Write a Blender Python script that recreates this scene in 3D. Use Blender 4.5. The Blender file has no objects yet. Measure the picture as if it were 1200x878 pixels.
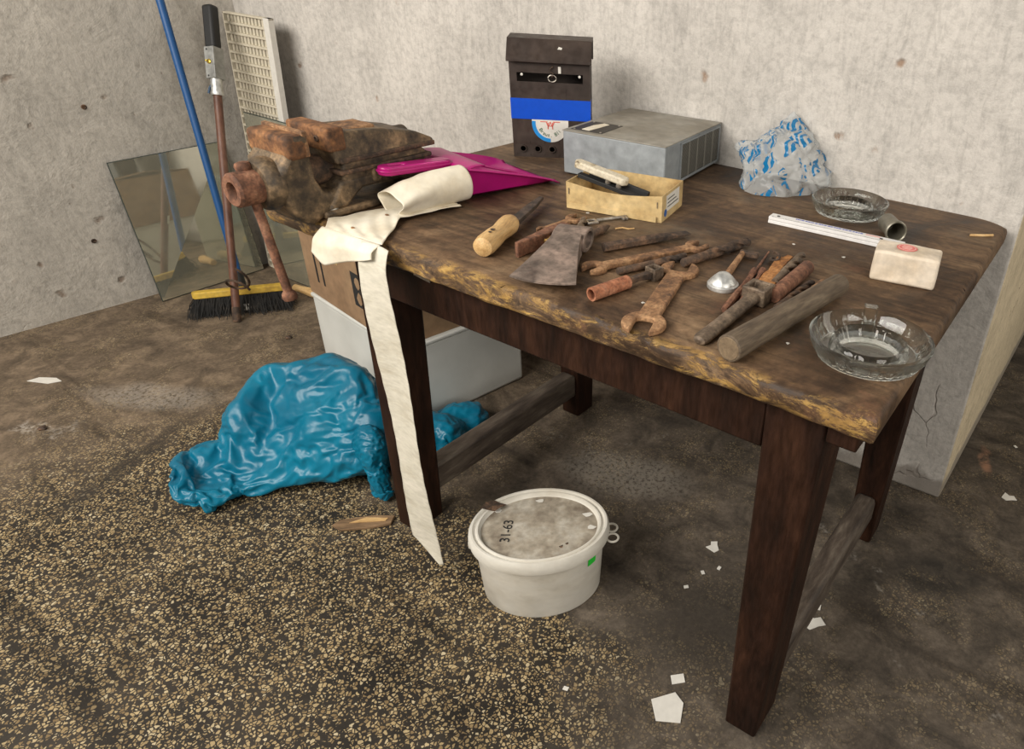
import bpy, bmesh, math, random
from mathutils import Vector, Matrix, noise, Euler
PI = math.pi
random.seed(7)
scene = bpy.context.scene
C = scene.collection

# ------------------------------------------------------------------ camera
cam_d = bpy.data.cameras.new('camera')
cam = bpy.data.objects.new('camera', cam_d); C.objects.link(cam)
F_PX = 838.78
cam_d.sensor_fit = 'HORIZONTAL'; cam_d.sensor_width = 36.0
cam_d.lens = F_PX / 1200 * 36
cam_d.shift_x = -(801.06 - 600) / 1200
cam_d.shift_y = -(439 - 419.5) / 1200
cam_d.clip_start = 0.05
RT = Vector((0.8469, 0.52879, 0.05601)); DN = Vector((0.30572, -0.39801, -0.86494)); FW = Vector((-0.43508, 0.74964, -0.49874))
m3 = Matrix((RT, -DN, -FW)).transposed()
cam.matrix_world = Matrix.Translation((3.0, -1.765, 1.29981)) @ m3.to_4x4()
scene.camera = cam

# ------------------------------------------------------------------ light
scene.view_settings.view_transform = 'Standard'
scene.view_settings.look = 'None'
scene.view_settings.gamma = 1.0
scene.view_settings.exposure = 0.2
scene.view_settings.use_curve_mapping = False
world = bpy.data.worlds.new('overcast'); scene.world = world
world.use_nodes = True
bg = world.node_tree.nodes['Background']
bg.inputs[0].default_value = (1.0, 0.97, 0.92, 1); bg.inputs[1].default_value = 0.115

def area(name, loc, target, sx, sy, power, col=(1, 1, 1)):
    d = bpy.data.lights.new(name, 'AREA'); d.shape = 'RECTANGLE'; d.size = sx; d.size_y = sy
    d.energy = power; d.color = col
    o = bpy.data.objects.new(name, d); C.objects.link(o)
    o.location = loc
    o.rotation_euler = (Vector(target) - Vector(loc)).to_track_quat('-Z', 'Y').to_euler()
    return o
area('window_daylight', (1.3, -3.2, 2.45), (1.9, -0.5, 0.6), 3.0, 1.3, 128, (1.0, 0.955, 0.885))
area('side_window_daylight', (4.9, -2.1, 1.9), (2.4, -0.4, 0.5), 1.4, 1.3, 38, (1.0, 0.95, 0.87))
area('doorway_daylight', (4.7, 0.7, 1.7), (2.9, 0.2, 0.6), 0.9, 1.8, 14, (1.0, 0.93, 0.80))

# ------------------------------------------------------------------ materials
MATS = {}
def newmat(name):
    m = bpy.data.materials.new(name); m.use_nodes = True
    nt = m.node_tree; b = nt.nodes['Principled BSDF']
    return m, nt, b
def N(nt, typ, **kw):
    n = nt.nodes.new(typ)
    for k, v in kw.items():
        if k == 'inp':
            for kk, vv in v.items(): n.inputs[kk].default_value = vv
        else: setattr(n, k, v)
    return n
def L(nt, a, b): nt.links.new(a, b)
def c4(c): return (c[0], c[1], c[2], 1)
def ramp(nt, fac, stops, interp='LINEAR'):
    r = N(nt, 'ShaderNodeValToRGB'); r.color_ramp.interpolation = interp
    e = r.color_ramp.elements
    while len(e) < len(stops): e.new(0.5)
    for i, (p, c) in enumerate(stops):
        e[i].position = p; e[i].color = c4(c) if not isinstance(c, (int, float)) else (c, c, c, 1)
    L(nt, fac, r.inputs[0]); return r.outputs[0]
def noise_tex(nt, vec, scale, detail=4, rough=0.55, dist=0.0):
    n = N(nt, 'ShaderNodeTexNoise', inp={'Scale': scale, 'Detail': detail, 'Roughness': rough, 'Distortion': dist})
    L(nt, vec, n.inputs['Vector']); return n.outputs['Fac']
def mapping(nt, vec, scale=(1, 1, 1), rot=(0, 0, 0), loc=(0, 0, 0)):
    mp = N(nt, 'ShaderNodeMapping'); mp.inputs['Scale'].default_value = scale
    mp.inputs['Rotation'].default_value = rot; mp.inputs['Location'].default_value = loc
    L(nt, vec, mp.inputs['Vector']); return mp.outputs[0]
def mix(nt, fac, a, b, mode='MIX'):
    n = N(nt, 'ShaderNodeMix', data_type='RGBA', blend_type=mode)
    if isinstance(fac, (int, float)): n.inputs[0].default_value = fac
    else: L(nt, fac, n.inputs[0])
    for s, v in ((6, a), (7, b)):
        if isinstance(v, tuple): n.inputs[s].default_value = c4(v)
        else: L(nt, v, n.inputs[s])
    return n.outputs[2]
def math_n(nt, op, a, b=None, clamp=False):
    n = N(nt, 'ShaderNodeMath', operation=op, use_clamp=clamp)
    for i, v in enumerate((a, b)):
        if v is None: continue
        if isinstance(v, (int, float)): n.inputs[i].default_value = v
        else: L(nt, v, n.inputs[i])
    return n.outputs[0]
def sstep(nt, v, lo, hi, inv=False):
    n = N(nt, 'ShaderNodeMapRange', interpolation_type='SMOOTHSTEP')
    n.inputs['From Min'].default_value = lo; n.inputs['From Max'].default_value = hi
    if inv: n.inputs['To Min'].default_value = 1; n.inputs['To Max'].default_value = 0
    L(nt, v, n.inputs['Value']); return n.outputs[0]
def bump(nt, b, h, strength=0.3, dist=0.005):
    n = N(nt, 'ShaderNodeBump', inp={'Strength': strength, 'Distance': dist})
    L(nt, h, n.inputs['Height']); L(nt, n.outputs[0], b.inputs['Normal']); return n
def coords(nt): return N(nt, 'ShaderNodeTexCoord').outputs['Object']

def mottled(name, cols, scale=30, rough=0.7, metal=0.0, bstr=0.3, bdist=0.002, stretch=(1, 1, 1), lo=0.3, hi=0.7, rvar=0.1, spec=0.5, fine=0.35):
    """procedural surface: several tones mixed by noise, with fine relief"""
    if name in MATS: return MATS[name]
    m, nt, b = newmat(name); v = mapping(nt, coords(nt), stretch)
    n = noise_tex(nt, v, scale, 6, 0.62)
    k = len(cols)
    col = ramp(nt, n, [(lo + (hi - lo) * i / max(1, k - 1), c) for i, c in enumerate(cols)])
    n2 = noise_tex(nt, v, scale * 5, 3)
    col = mix(nt, fine, col, ramp(nt, n2, [(0.3, 0.45), (0.7, 1.45)]), 'MULTIPLY')
    L(nt, col, b.inputs['Base Color'])
    b.inputs['Metallic'].default_value = metal
    b.inputs['Specular IOR Level'].default_value = spec
    L(nt, ramp(nt, n2, [(0.3, max(0.02, rough - rvar)), (0.7, min(1, rough + rvar))]), b.inputs['Roughness'])
    bump(nt, b, math_n(nt, 'ADD', n, math_n(nt, 'MULTIPLY', n2, 0.4)), bstr, bdist)
    MATS[name] = m; return m
def plain(name, col, rough=0.5, metal=0.0, spec=0.5):
    if name in MATS: return MATS[name]
    m, nt, b = newmat(name)
    b.inputs['Base Color'].default_value = c4(col); b.inputs['Roughness'].default_value = rough
    b.inputs['Metallic'].default_value = metal; b.inputs['Specular IOR Level'].default_value = spec
    n = noise_tex(nt, coords(nt), 60, 3)
    L(nt, mix(nt, 0.25, tuple(col), ramp(nt, n, [(0.3, tuple(c * 0.75 for c in col)), (0.7, tuple(min(1, c * 1.2) for c in col))])), b.inputs['Base Color'])
    MATS[name] = m; return m

# --- room surfaces
def plaster(name, base, dirt, seed, low_dirt=True):
    m, nt, b = newmat(name); v = mapping(nt, coords(nt), loc=(seed, seed * 2, seed))
    big = noise_tex(nt, v, 1.6, 5, 0.6, 0.5); mid = noise_tex(nt, v, 7, 6, 0.65, 0.8); fine = noise_tex(nt, v, 55, 5, 0.7)
    streak = noise_tex(nt, mapping(nt, v, (3, 3, 1.4), (0.3, 0.4, 0.2)), 1.6, 6, 0.7, 0.9)
    col = ramp(nt, big, [(0.3, tuple(x * 0.84 for x in base)), (0.55, base), (0.75, tuple(min(1, x * 1.07) for x in base))])
    col = mix(nt, 0.5, col, ramp(nt, mid, [(0.32, 0.74), (0.52, 1.0), (0.7, 1.08)]), 'MULTIPLY')
    col = mix(nt, 0.40, col, ramp(nt, streak, [(0.34, 0.76), (0.56, 1.0)]), 'MULTIPLY')
    scr = noise_tex(nt, mapping(nt, v, (14, 14, 3), (0.2, 0.5, 0.3)), 4, 6, 0.75, 1.2)
    col = mix(nt, 0.40, col, ramp(nt, fine, [(0.36, 0.55), (0.55, 1.0)]), 'MULTIPLY')
    col = mix(nt, 0.35, col, ramp(nt, scr, [(0.36, 0.6), (0.50, 1.0), (0.66, 1.08)]), 'MULTIPLY')
    # brown flecks where paint came off
    spots = N(nt, 'ShaderNodeTexVoronoi', inp={'Scale': 8.5, 'Randomness': 1.0}); L(nt, mix(nt, 0.06, v, N_color(nt, v, 14)), spots.inputs['Vector'])
    sp = math_n(nt, 'MULTIPLY', sstep(nt, spots.outputs['Distance'], 0.04, 0.14, True), sstep(nt, mid, 0.45, 0.53))
    col = mix(nt, math_n(nt, 'MULTIPLY', sp, 0.8), col, dirt)
    # hairline cracks
    cr = N(nt, 'ShaderNodeTexVoronoi', feature='DISTANCE_TO_EDGE', inp={'Scale': 1.5, 'Randomness': 1.0}); L(nt, mix(nt, 0.22, v, N_color(nt, v, 5)), cr.inputs['Vector'])
    crm = math_n(nt, 'MULTIPLY', sstep(nt, cr.outputs['Distance'], 0.0008, 0.0032, True), sstep(nt, big, 0.54, 0.62))
    col = mix(nt, math_n(nt, 'MULTIPLY', crm, 0.28), col, tuple(x * 0.55 for x in dirt))
    sx = N(nt, 'ShaderNodeSeparateXYZ'); L(nt, coords(nt), sx.inputs[0])
    if low_dirt:   # bare cement strip showing at the foot of the wall
        hz = math_n(nt, 'ADD', sx.outputs[2], math_n(nt, 'MULTIPLY', mid, -0.16))
        col = mix(nt, math_n(nt, 'MULTIPLY', sstep(nt, hz, -0.035, 0.0, True), 0.8), col, (0.23, 0.20, 0.17))
    L(nt, col, b.inputs['Base Color']); b.inputs['Roughness'].default_value = 0.88; b.inputs['Specular IOR Level'].default_value = 0.25
    h = math_n(nt, 'ADD', math_n(nt, 'MULTIPLY', mid, 1.0), math_n(nt, 'MULTIPLY', fine, 0.35))
    h = math_n(nt, 'SUBTRACT', h, math_n(nt, 'MULTIPLY', math_n(nt, 'ADD', sp, crm), 0.5))
    bump(nt, b, h, 0.85, 0.008)
    return m
def N_color(nt, v, scale):
    n = N(nt, 'ShaderNodeTexNoise', inp={'Scale': scale, 'Detail': 3}); L(nt, v, n.inputs['Vector']); return n.outputs['Color']

def terrazzo():
    m, nt, b = newmat('terrazzo'); v = coords(nt)
    warp = mix(nt, 0.012, v, N_color(nt, v, 60))
    s1 = N(nt, 'ShaderNodeSeparateXYZ')
    vo = N(nt, 'ShaderNodeTexVoronoi', feature='F1', inp={'Scale': 138, 'Randomness': 1.0}); L(nt, warp, vo.inputs['Vector'])
    ve = N(nt, 'ShaderNodeTexVoronoi', feature='DISTANCE_TO_EDGE', inp={'Scale': 138, 'Randomness': 1.0}); L(nt, warp, ve.inputs['Vector'])
    L(nt, vo.outputs['Color'], s1.inputs[0])
    thr = math_n(nt, 'MULTIPLY', s1.outputs[1], 0.16)
    chip = sstep(nt, math_n(nt, 'SUBTRACT', ve.outputs['Distance'], thr), 0.05, 0.10)
    chip = math_n(nt, 'MULTIPLY', chip, math_n(nt, 'GREATER_THAN', s1.outputs[2], 0.16))
    chipcol = ramp(nt, s1.outputs[0], [(0.0, (0.20, 0.135, 0.065)), (0.45, (0.36, 0.26, 0.13)), (0.85, (0.46, 0.35, 0.19)), (1.0, (0.54, 0.45, 0.29))])
    blotch = noise_tex(nt, v, 4.5, 5, 0.65, 0.4)
    mat_c = ramp(nt, blotch, [(0.3, (0.017, 0.014, 0.011)), (0.7, (0.050, 0.040, 0.030))])
    terr = mix(nt, chip, mat_c, chipcol)
    terr = mix(nt, 0.55, terr, ramp(nt, noise_tex(nt, v, 9, 6, 0.7), [(0.34, 0.42), (0.56, 1.0), (0.7, 1.1)]), 'MULTIPLY')
    # where the floor is swept and the stone shows: an irregular patch in the middle of the room
    sx = N(nt, 'ShaderNodeSeparateXYZ'); L(nt, v, sx.inputs[0])
    wob = math_n(nt, 'MULTIPLY', math_n(nt, 'SUBTRACT', noise_tex(nt, v, 3.2, 5, 0.65), 0.5), 0.75)
    x = math_n(nt, 'ADD', sx.outputs[0], wob); y = math_n(nt, 'ADD', sx.outputs[1], math_n(nt, 'MULTIPLY', wob, 0.8))
    clear = math_n(nt, 'MULTIPLY', sstep(nt, math_n(nt, 'SUBTRACT', x, math_n(nt, 'MULTIPLY', y, 0.25)), 0.9, 1.4), sstep(nt, y, -0.98, -0.80, True))
    clear = math_n(nt, 'MULTIPLY', clear, sstep(nt, math_n(nt, 'ADD', x, math_n(nt, 'MULTIPLY', y, 0.5)), 1.75, 2.15, True))
    grit = noise_tex(nt, v, 90, 5, 0.7); mid = noise_tex(nt, v, 11, 6, 0.7, 0.6)
    dust = ramp(nt, mid, [(0.28, (0.032, 0.026, 0.020)), (0.5, (0.082, 0.065, 0.049)), (0.72, (0.160, 0.128, 0.097))])  # tones deepened for the shade under the bench; left side lifted below
    warm = sstep(nt, sx.outputs[0], 1.2, 2.2, True)
    dust = mix(nt, math_n(nt, 'MULTIPLY', warm, 0.75), dust, mix(nt, 1.0, dust, (2.0, 1.82, 1.58), 'MULTIPLY'))
    dust = mix(nt, 0.5, dust, ramp(nt, grit, [(0.3, 0.45), (0.7, 1.5)]), 'MULTIPLY')
    # dust thin enough that some chips shine through
    thin = sstep(nt, noise_tex(nt, v, 5.5, 6, 0.7, 0.3), 0.44, 0.62)
    show = math_n(nt, 'MAXIMUM', clear, math_n(nt, 'MULTIPLY', thin, 0.33))
    col = mix(nt, show, dust, terr)
    white = math_n(nt, 'MULTIPLY', sstep(nt, noise_tex(nt, mapping(nt, v, loc=(3.1, 1.7, 0)), 3.4, 5, 0.7), 0.62, 0.72), sstep(nt, grit, 0.42, 0.56))
    col = mix(nt, math_n(nt, 'MULTIPLY', white, 0.5), col, (0.50, 0.46, 0.40))
    # long dark drag marks
    st = N(nt, 'ShaderNodeTexNoise', inp={'Scale': 1.0, 'Detail': 5, 'Distortion': 0.5}); L(nt, mapping(nt, v, (1.6, 9, 1), (0, 0, -0.35)), st.inputs['Vector'])
    col = mix(nt, math_n(nt, 'MULTIPLY', sstep(nt, st.outputs['Fac'], 0.56, 0.66), 0.55), col, mix(nt, 1.0, col, (0.35, 0.33, 0.31), 'MULTIPLY'))
    def blot(cx, cy, rx, ry, rot, tint, amount, rag=0.5):
        o_ = N(nt, 'ShaderNodeVectorRotate', rotation_type='Z_AXIS'); o_.inputs['Angle'].default_value = -rot
        sh = N(nt, 'ShaderNodeVectorMath', operation='SUBTRACT'); L(nt, mix(nt, 0.06, v, N_color(nt, v, 9)), sh.inputs[0]); sh.inputs[1].default_value = (cx + 0.03 - cx * 0.06, cy + 0.03 - cy * 0.06, 0)
        L(nt, sh.outputs[0], o_.inputs['Vector'])
        sc_ = N(nt, 'ShaderNodeVectorMath', operation='MULTIPLY'); L(nt, o_.outputs[0], sc_.inputs[0]); sc_.inputs[1].default_value = (1 / rx, 1 / ry, 0)
        ln_ = N(nt, 'ShaderNodeVectorMath', operation='LENGTH'); L(nt, sc_.outputs[0], ln_.inputs[0])
        f = math_n(nt, 'MULTIPLY', sstep(nt, ln_.outputs['Value'], 0.35, 1.0, True), sstep(nt, mid if rag < 1 else grit, 0.36, 0.54))
        return mix(nt, math_n(nt, 'MULTIPLY', f, amount), col, tint)
    col = blot(0.68, -1.02, 0.26, 0.085, 0.5, (0.40, 0.36, 0.31), 0.38, 1.5)
    col = blot(0.97, -1.22, 0.40, 0.040, 1.95, (0.035, 0.028, 0.022), 0.75)
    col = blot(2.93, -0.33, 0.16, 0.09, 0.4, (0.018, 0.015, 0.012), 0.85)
    col = blot(2.08, -0.47, 0.22, 0.12, 0.3, (0.26, 0.23, 0.19), 0.55, 1.5)
    col = blot(2.925, 0.22, 0.085, 0.022, 1.9, (0.34, 0.18, 0.11), 0.8)
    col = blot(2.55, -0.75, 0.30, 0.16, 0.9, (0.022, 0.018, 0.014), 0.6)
    L(nt, col, b.inputs['Base Color'])
    L(nt, ramp(nt, clear, [(0, 0.85), (1, 0.55)]), b.inputs['Roughness']); b.inputs['Specular IOR Level'].default_value = 0.3
    h = math_n(nt, 'ADD', math_n(nt, 'MULTIPLY', grit, 0.6), math_n(nt, 'MULTIPLY', math_n(nt, 'MULTIPLY', chip, show), 0.35))
    bump(nt, b, h, 0.35, 0.003)
    return m

def bench_top():
    m, nt, b = newmat('worn_bench_top'); v = coords(nt)
    gr = noise_tex(nt, mapping(nt, v, (2.2, 26, 26)), 2.2, 6, 0.65, 0.5); mid = noise_tex(nt, v, 5.5, 6, 0.68, 0.7); fine = noise_tex(nt, v, 60, 4, 0.7)
    col = ramp(nt, mid, [(0.30, (0.028, 0.015, 0.008)), (0.45, (0.088, 0.049, 0.025)), (0.58, (0.160, 0.096, 0.051)), (0.75, (0.25, 0.165, 0.095))])
    col = mix(nt, 0.75, col, ramp(nt, gr, [(0.33, 0.42), (0.55, 1.05), (0.72, 1.3)]), 'MULTIPLY')
    col = mix(nt, 0.6, col, ramp(nt, fine, [(0.3, 0.45), (0.7, 1.45)]), 'MULTIPLY')
    grey = sstep(nt, noise_tex(nt, mapping(nt, v, loc=(2, 5, 0)), 4.2, 5, 0.65), 0.52, 0.68)
    col = mix(nt, math_n(nt, 'MULTIPLY', grey, 0.5), col, (0.165, 0.125, 0.083))
    red = sstep(nt, noise_tex(nt, mapping(nt, v, loc=(7, 1, 0)), 6.5, 6, 0.7), 0.58, 0.70)
    col = mix(nt, math_n(nt, 'MULTIPLY', red, 0.45), col, (0.21, 0.10, 0.055))
    # the front edge is chipped down to old yellow paint and raw wood
    sx = N(nt, 'ShaderNodeSeparateXYZ'); L(nt, v, sx.inputs[0])
    chips = noise_tex(nt, mapping(nt, v, (1, 2.0, 2.6)), 15, 7, 0.78, 0.6)
    near = sstep(nt, math_n(nt, 'ADD', sx.outputs[1], math_n(nt, 'MULTIPLY', mid, -0.06)), -0.535, -0.500, True)
    yel = math_n(nt, 'MULTIPLY', near, sstep(nt, chips, 0.475, 0.56))
    ycol = ramp(nt, noise_tex(nt, v, 28, 4, 0.7), [(0.32, (0.20, 0.115, 0.035)), (0.5, (0.40, 0.23, 0.065)), (0.66, (0.58, 0.36, 0.10))])
    dk = math_n(nt, 'MULTIPLY', near, sstep(nt, chips, 0.38, 0.48, True))
    col = mix(nt, math_n(nt, 'MULTIPLY', dk, 0.75), col, (0.020, 0.012, 0.008))
    col = mix(nt, math_n(nt, 'MULTIPLY', yel, 0.85), col, ycol)
    L(nt, col, b.inputs['Base Color'])
    L(nt, ramp(nt, mid, [(0.3, 0.48), (0.7, 0.75)]), b.inputs['Roughness']); b.inputs['Specular IOR Level'].default_value = 0.35
    h = math_n(nt, 'ADD', math_n(nt, 'MULTIPLY', gr, 0.6), math_n(nt, 'MULTIPLY', fine, 0.3))
    bump(nt, b, math_n(nt, 'ADD', h, math_n(nt, 'MULTIPLY', yel, 0.5)), 0.5, 0.004)
    return m
def rust(name, tones, scale=40, bstr=0.5, rough=0.8, metal=0.1): return mottled(name, [tuple(c * 1.35 for c in q) for q in tones], scale, rough, metal, bstr, 0.002, fine=0.75, lo=0.36, hi=0.64)
RUST_ORANGE = rust('rust_orange', [(0.085, 0.045, 0.024), (0.19, 0.098, 0.046), (0.29, 0.165, 0.082)])
RUST_RED = rust('rust_red', [(0.075, 0.034, 0.020), (0.150, 0.066, 0.037), (0.215, 0.107, 0.062)])
RUST_DARK = rust('rust_dark', [(0.022, 0.015, 0.011), (0.060, 0.037, 0.024), (0.125, 0.070, 0.040)])
RUST_GREY = rust('rust_grey', [(0.060, 0.042, 0.029), (0.115, 0.082, 0.056), (0.18, 0.132, 0.090)], metal=0.3, rough=0.6)
VISE_CAST = rust('vise_cast_iron', [(0.026, 0.018, 0.012), (0.078, 0.053, 0.030), (0.19, 0.125, 0.068)], 26, 1.0, 0.62)
VISE_JAW = rust('vise_jaw_rust', [(0.055, 0.027, 0.014), (0.140, 0.062, 0.026), (0.24, 0.115, 0.046)], 25, 0.8)
BROWN_PAINT = mottled('dark_brown_paint', [(0.010, 0.0046, 0.0028), (0.022, 0.0088, 0.0048), (0.040, 0.0165, 0.0085)], 9, 0.55, 0, 0.3, 0.002, (3, 3, 0.7), spec=0.18, fine=0.5)
WORN_RAIL = mottled('worn_rail_wood', [(0.028, 0.018, 0.012), (0.075, 0.055, 0.040), (0.15, 0.12, 0.09)], 10, 0.7, 0, 0.4, 0.002, (4, 0.8, 4))
CREAM_PAPER = mottled('cream_crepe_paper', [(0.66, 0.57, 0.42), (0.76, 0.69, 0.55), (0.80, 0.74, 0.62)], 12, 0.9, 0, 0.35, 0.002, fine=0.12)
MAGENTA = plain('magenta_plastic', (0.42, 0.006, 0.16), 0.35)
WOOD_LIGHT = mottled('pale_turned_wood', [(0.42, 0.24, 0.09), (0.60, 0.38, 0.16), (0.68, 0.46, 0.22)], 14, 0.55, 0, 0.15, 0.001, (1, 6, 6))
WOOD_GREY = mottled('weathered_stick_wood', [(0.055, 0.036, 0.022), (0.115, 0.082, 0.052), (0.18, 0.135, 0.088)], 16, 0.75, 0, 0.4, 0.0015, (1, 7, 7))
CARD_TAN = mottled('yellowed_card', [(0.34, 0.22, 0.09), (0.52, 0.37, 0.17), (0.60, 0.45, 0.23)], 14, 0.85, 0, 0.15, 0.001)
CARD_BROWN = mottled('brown_cardboard', [(0.21, 0.125, 0.065), (0.27, 0.165, 0.09), (0.31, 0.20, 0.11)], 6, 0.85, 0, 0.1, 0.001)
GREY_PAINT = mottled('grey_enamel', [(0.20, 0.215, 0.22), (0.255, 0.275, 0.285), (0.28, 0.30, 0.31)], 8, 0.5, 0, 0.1, 0.001)
GREY_DUSTY = mottled('dusty_grey_lid', [(0.19, 0.165, 0.125), (0.27, 0.245, 0.20), (0.33, 0.31, 0.27)], 7, 0.75, 0, 0.15, 0.001)
MAIL_BROWN = mottled('mailbox_brown', [(0.022, 0.014, 0.010), (0.036, 0.023, 0.017), (0.055, 0.036, 0.026)], 9, 0.5, 0, 0.1, 0.001)
BLACK = plain('black_rubber', (0.012, 0.012, 0.012), 0.6)
BLACK_HOLE = plain('dark_inside', (0.004, 0.004, 0.004), 0.9)
WHITE_ENAMEL = mottled('white_enamel', [(0.52, 0.52, 0.48), (0.62, 0.62, 0.58), (0.66, 0.66, 0.62)], 2, 0.45, 0, 0.05, 0.001, fine=0.08)
BUCKET_WHITE = mottled('dirty_white_plastic', [(0.42, 0.37, 0.29), (0.60, 0.56, 0.48), (0.68, 0.65, 0.58)], 5, 0.5, 0, 0.1, 0.001, (1, 1, 2), fine=0.12, lo=0.22, hi=0.6)
LID_DIRTY = mottled('dust_caked_lid', [(0.16, 0.125, 0.09), (0.33, 0.285, 0.22), (0.50, 0.46, 0.39)], 13, 0.8, 0, 0.3, 0.001, lo=0.34, hi=0.66)
ALU = mottled('dull_aluminium', [(0.42, 0.42, 0.40), (0.60, 0.60, 0.58), (0.70, 0.70, 0.68)], 20, 0.42, 0.7, 0.1, 0.001)
STEEL = mottled('dull_steel', [(0.28, 0.25, 0.21), (0.42, 0.38, 0.33), (0.52, 0.48, 0.42)], 30, 0.4, 0.8, 0.1, 0.001)
BLUE_PAINT = plain('blue_pole_paint', (0.003, 0.070, 0.225), 0.45)
POLE_BROWN = mottled('rusty_brown_pole', [(0.075, 0.030, 0.018), (0.135, 0.055, 0.032), (0.18, 0.085, 0.05)], 14, 0.5, 0, 0.15, 0.001, (3, 3, 0.6))
YELLOW = mottled('yellow_broom_wood', [(0.30, 0.17, 0.02), (0.55, 0.35, 0.04), (0.62, 0.42, 0.06)], 14, 0.6, 0, 0.2, 0.001)
WHITE = plain('off_white', (0.66, 0.63, 0.57), 0.7)
LOUVRE = plain('ivory_plastic', (0.60, 0.54, 0.42), 0.5)
BLUE_TAPE = plain('blue_tape', (0.002, 0.07, 0.52), 0.35)
GREEN = plain('green_label', (0.02, 0.55, 0.04), 0.6)
INK = plain('black_ink', (0.015, 0.015, 0.015), 0.7)

# ------------------------------------------------------------------ mesh helpers
class MB:
    def __init__(s): s.bm = bmesh.new()
    def loft(s, rings, cap0=True, cap1=True, closed=True):
        R = [[s.bm.verts.new(p) for p in r] for r in rings]
        n = len(R[0])
        for a, b in zip(R, R[1:]):
            for i in range(n if closed else n - 1):
                j = (i + 1) % n
                try: s.bm.faces.new((a[i], a[j], b[j], b[i]))
                except ValueError: pass
        if cap0: s.bm.faces.new(R[0][::-1])
        if cap1: s.bm.faces.new(R[-1])
        return s
    def box(s, x0, x1, y0, y1, z0, z1, M=None):
        q = [[(x0, y0, z), (x1, y0, z), (x1, y1, z), (x0, y1, z)] for z in (z0, z1)]
        if M is not None: q = [[M @ Vector(p) for p in r] for r in q]
        return s.loft(q)
    def lathe(s, prof, n=32, sx=1, sy=1, M=None, mod=None, cap0=False, cap1=False):
        rings = []
        for k, (r, z) in enumerate(prof):
            ring = []
            for i in range(n):
                a = 2 * PI * i / n; rr = r * (mod(a, r, z, k) if mod else 1)
                p = Vector((rr * math.cos(a) * sx, rr * math.sin(a) * sy, z)); ring.append(M @ p if M is not None else p)
            rings.append(ring)
        return s.loft(rings, cap0, cap1)
    def tube(s, path, rad, n=12, caps=True, squash=1.0):
        path = [Vector(p) for p in path]; rings = []
        up = Vector((0, 0, 1))
        for i, p in enumerate(path):
            t = (path[min(i + 1, len(path) - 1)] - path[max(i - 1, 0)]).normalized()
            u = t.cross(up)
            if u.length < 1e-3: u = t.cross(Vector((0, 1, 0)))
            u.normalize(); w = u.cross(t).normalized()
            r = rad(i / (len(path) - 1)) if callable(rad) else rad
            rings.append([p + u * r * math.cos(2 * PI * k / n) + w * r * squash * math.sin(2 * PI * k / n) for k in range(n)])
        return s.loft(rings, caps, caps)
    def poly(s, pts, z0, z1, M=None):
        q = [[Vector((x, y, z)) for x, y in pts] for z in (z0, z1)]
        if M is not None: q = [[M @ p for p in r] for r in q]
        return s.loft(q)
    def frame(s, outer, inner, z0, z1, M=None):
        f = lambda pts, z: [s.bm.verts.new((M @ Vector((x, y, z))) if M is not None else Vector((x, y, z))) for x, y in pts]
        o0, o1, i0, i1 = f(outer, z0), f(outer, z1), f(inner, z0), f(inner, z1); n = len(outer)
        for k in range(n):
            j = (k + 1) % n
            for q in ((o0[k], o0[j], o1[j], o1[k]), (i0[j], i0[k], i1[k], i1[j]), (o1[k], o1[j], i1[j], i1[k]), (o0[j], o0[k], i0[k], i0[j])): s.bm.faces.new(q)
        return s
    def grid(s, fn, nu, nv):
        V = [[s.bm.verts.new(fn(i / nu, j / nv)) for j in range(nv + 1)] for i in range(nu + 1)]
        for i in range(nu):
            for j in range(nv): s.bm.faces.new((V[i][j], V[i + 1][j], V[i + 1][j + 1], V[i][j + 1]))
        return s
    def warp(s, fn):
        for v in s.bm.verts: v.co = fn(v.co)
        return s
    def build(s, name, mat, parent=None, bevel=0, seg=2, subsurf=0, solidify=0, angle=38, loc=None, rot=None, kind=None):
        bmesh.ops.recalc_face_normals(s.bm, faces=s.bm.faces)
        me = bpy.data.meshes.new(name); s.bm.to_mesh(me); s.bm.free()
        for f in me.polygons: f.use_smooth = True
        me.set_sharp_from_angle(angle=math.radians(angle))
        o = bpy.data.objects.new(name, me); C.objects.link(o)
        for mt in (mat if isinstance(mat, list) else [mat]): me.materials.append(mt)
        if parent is not None: o.parent = parent
        if loc is not None: o.location = loc
        if rot is not None: o.rotation_euler = rot
        if solidify:
            md = o.modifiers.new('thickness', 'SOLIDIFY'); md.thickness = solidify; md.offset = 0
        if bevel:
            md = o.modifiers.new('bevel', 'BEVEL'); md.width = bevel; md.segments = seg; md.limit_method = 'ANGLE'; md.angle_limit = math.radians(40)
        if subsurf:
            md = o.modifiers.new('smooth', 'SUBSURF'); md.levels = subsurf; md.render_levels = subsurf
        if kind: o['kind'] = kind
        return o
def tag(o, label, cat, group=None):
    o['label'] = label; o['category'] = cat
    if group: o['group'] = group
    return o
def thing(name, label, cat, loc, rz=0, group=None):
    o = bpy.data.objects.new(name, None); C.objects.link(o); o.empty_display_size = 0.05
    o.location = loc; o.rotation_euler = (0, 0, rz)
    return tag(o, label, cat, group)
def between(a, b):
    """location and heading of a thing lying from a to b"""
    a, b = Vector(a), Vector(b); d = b - a
    return a, math.atan2(d.y, d.x), d.length
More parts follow.
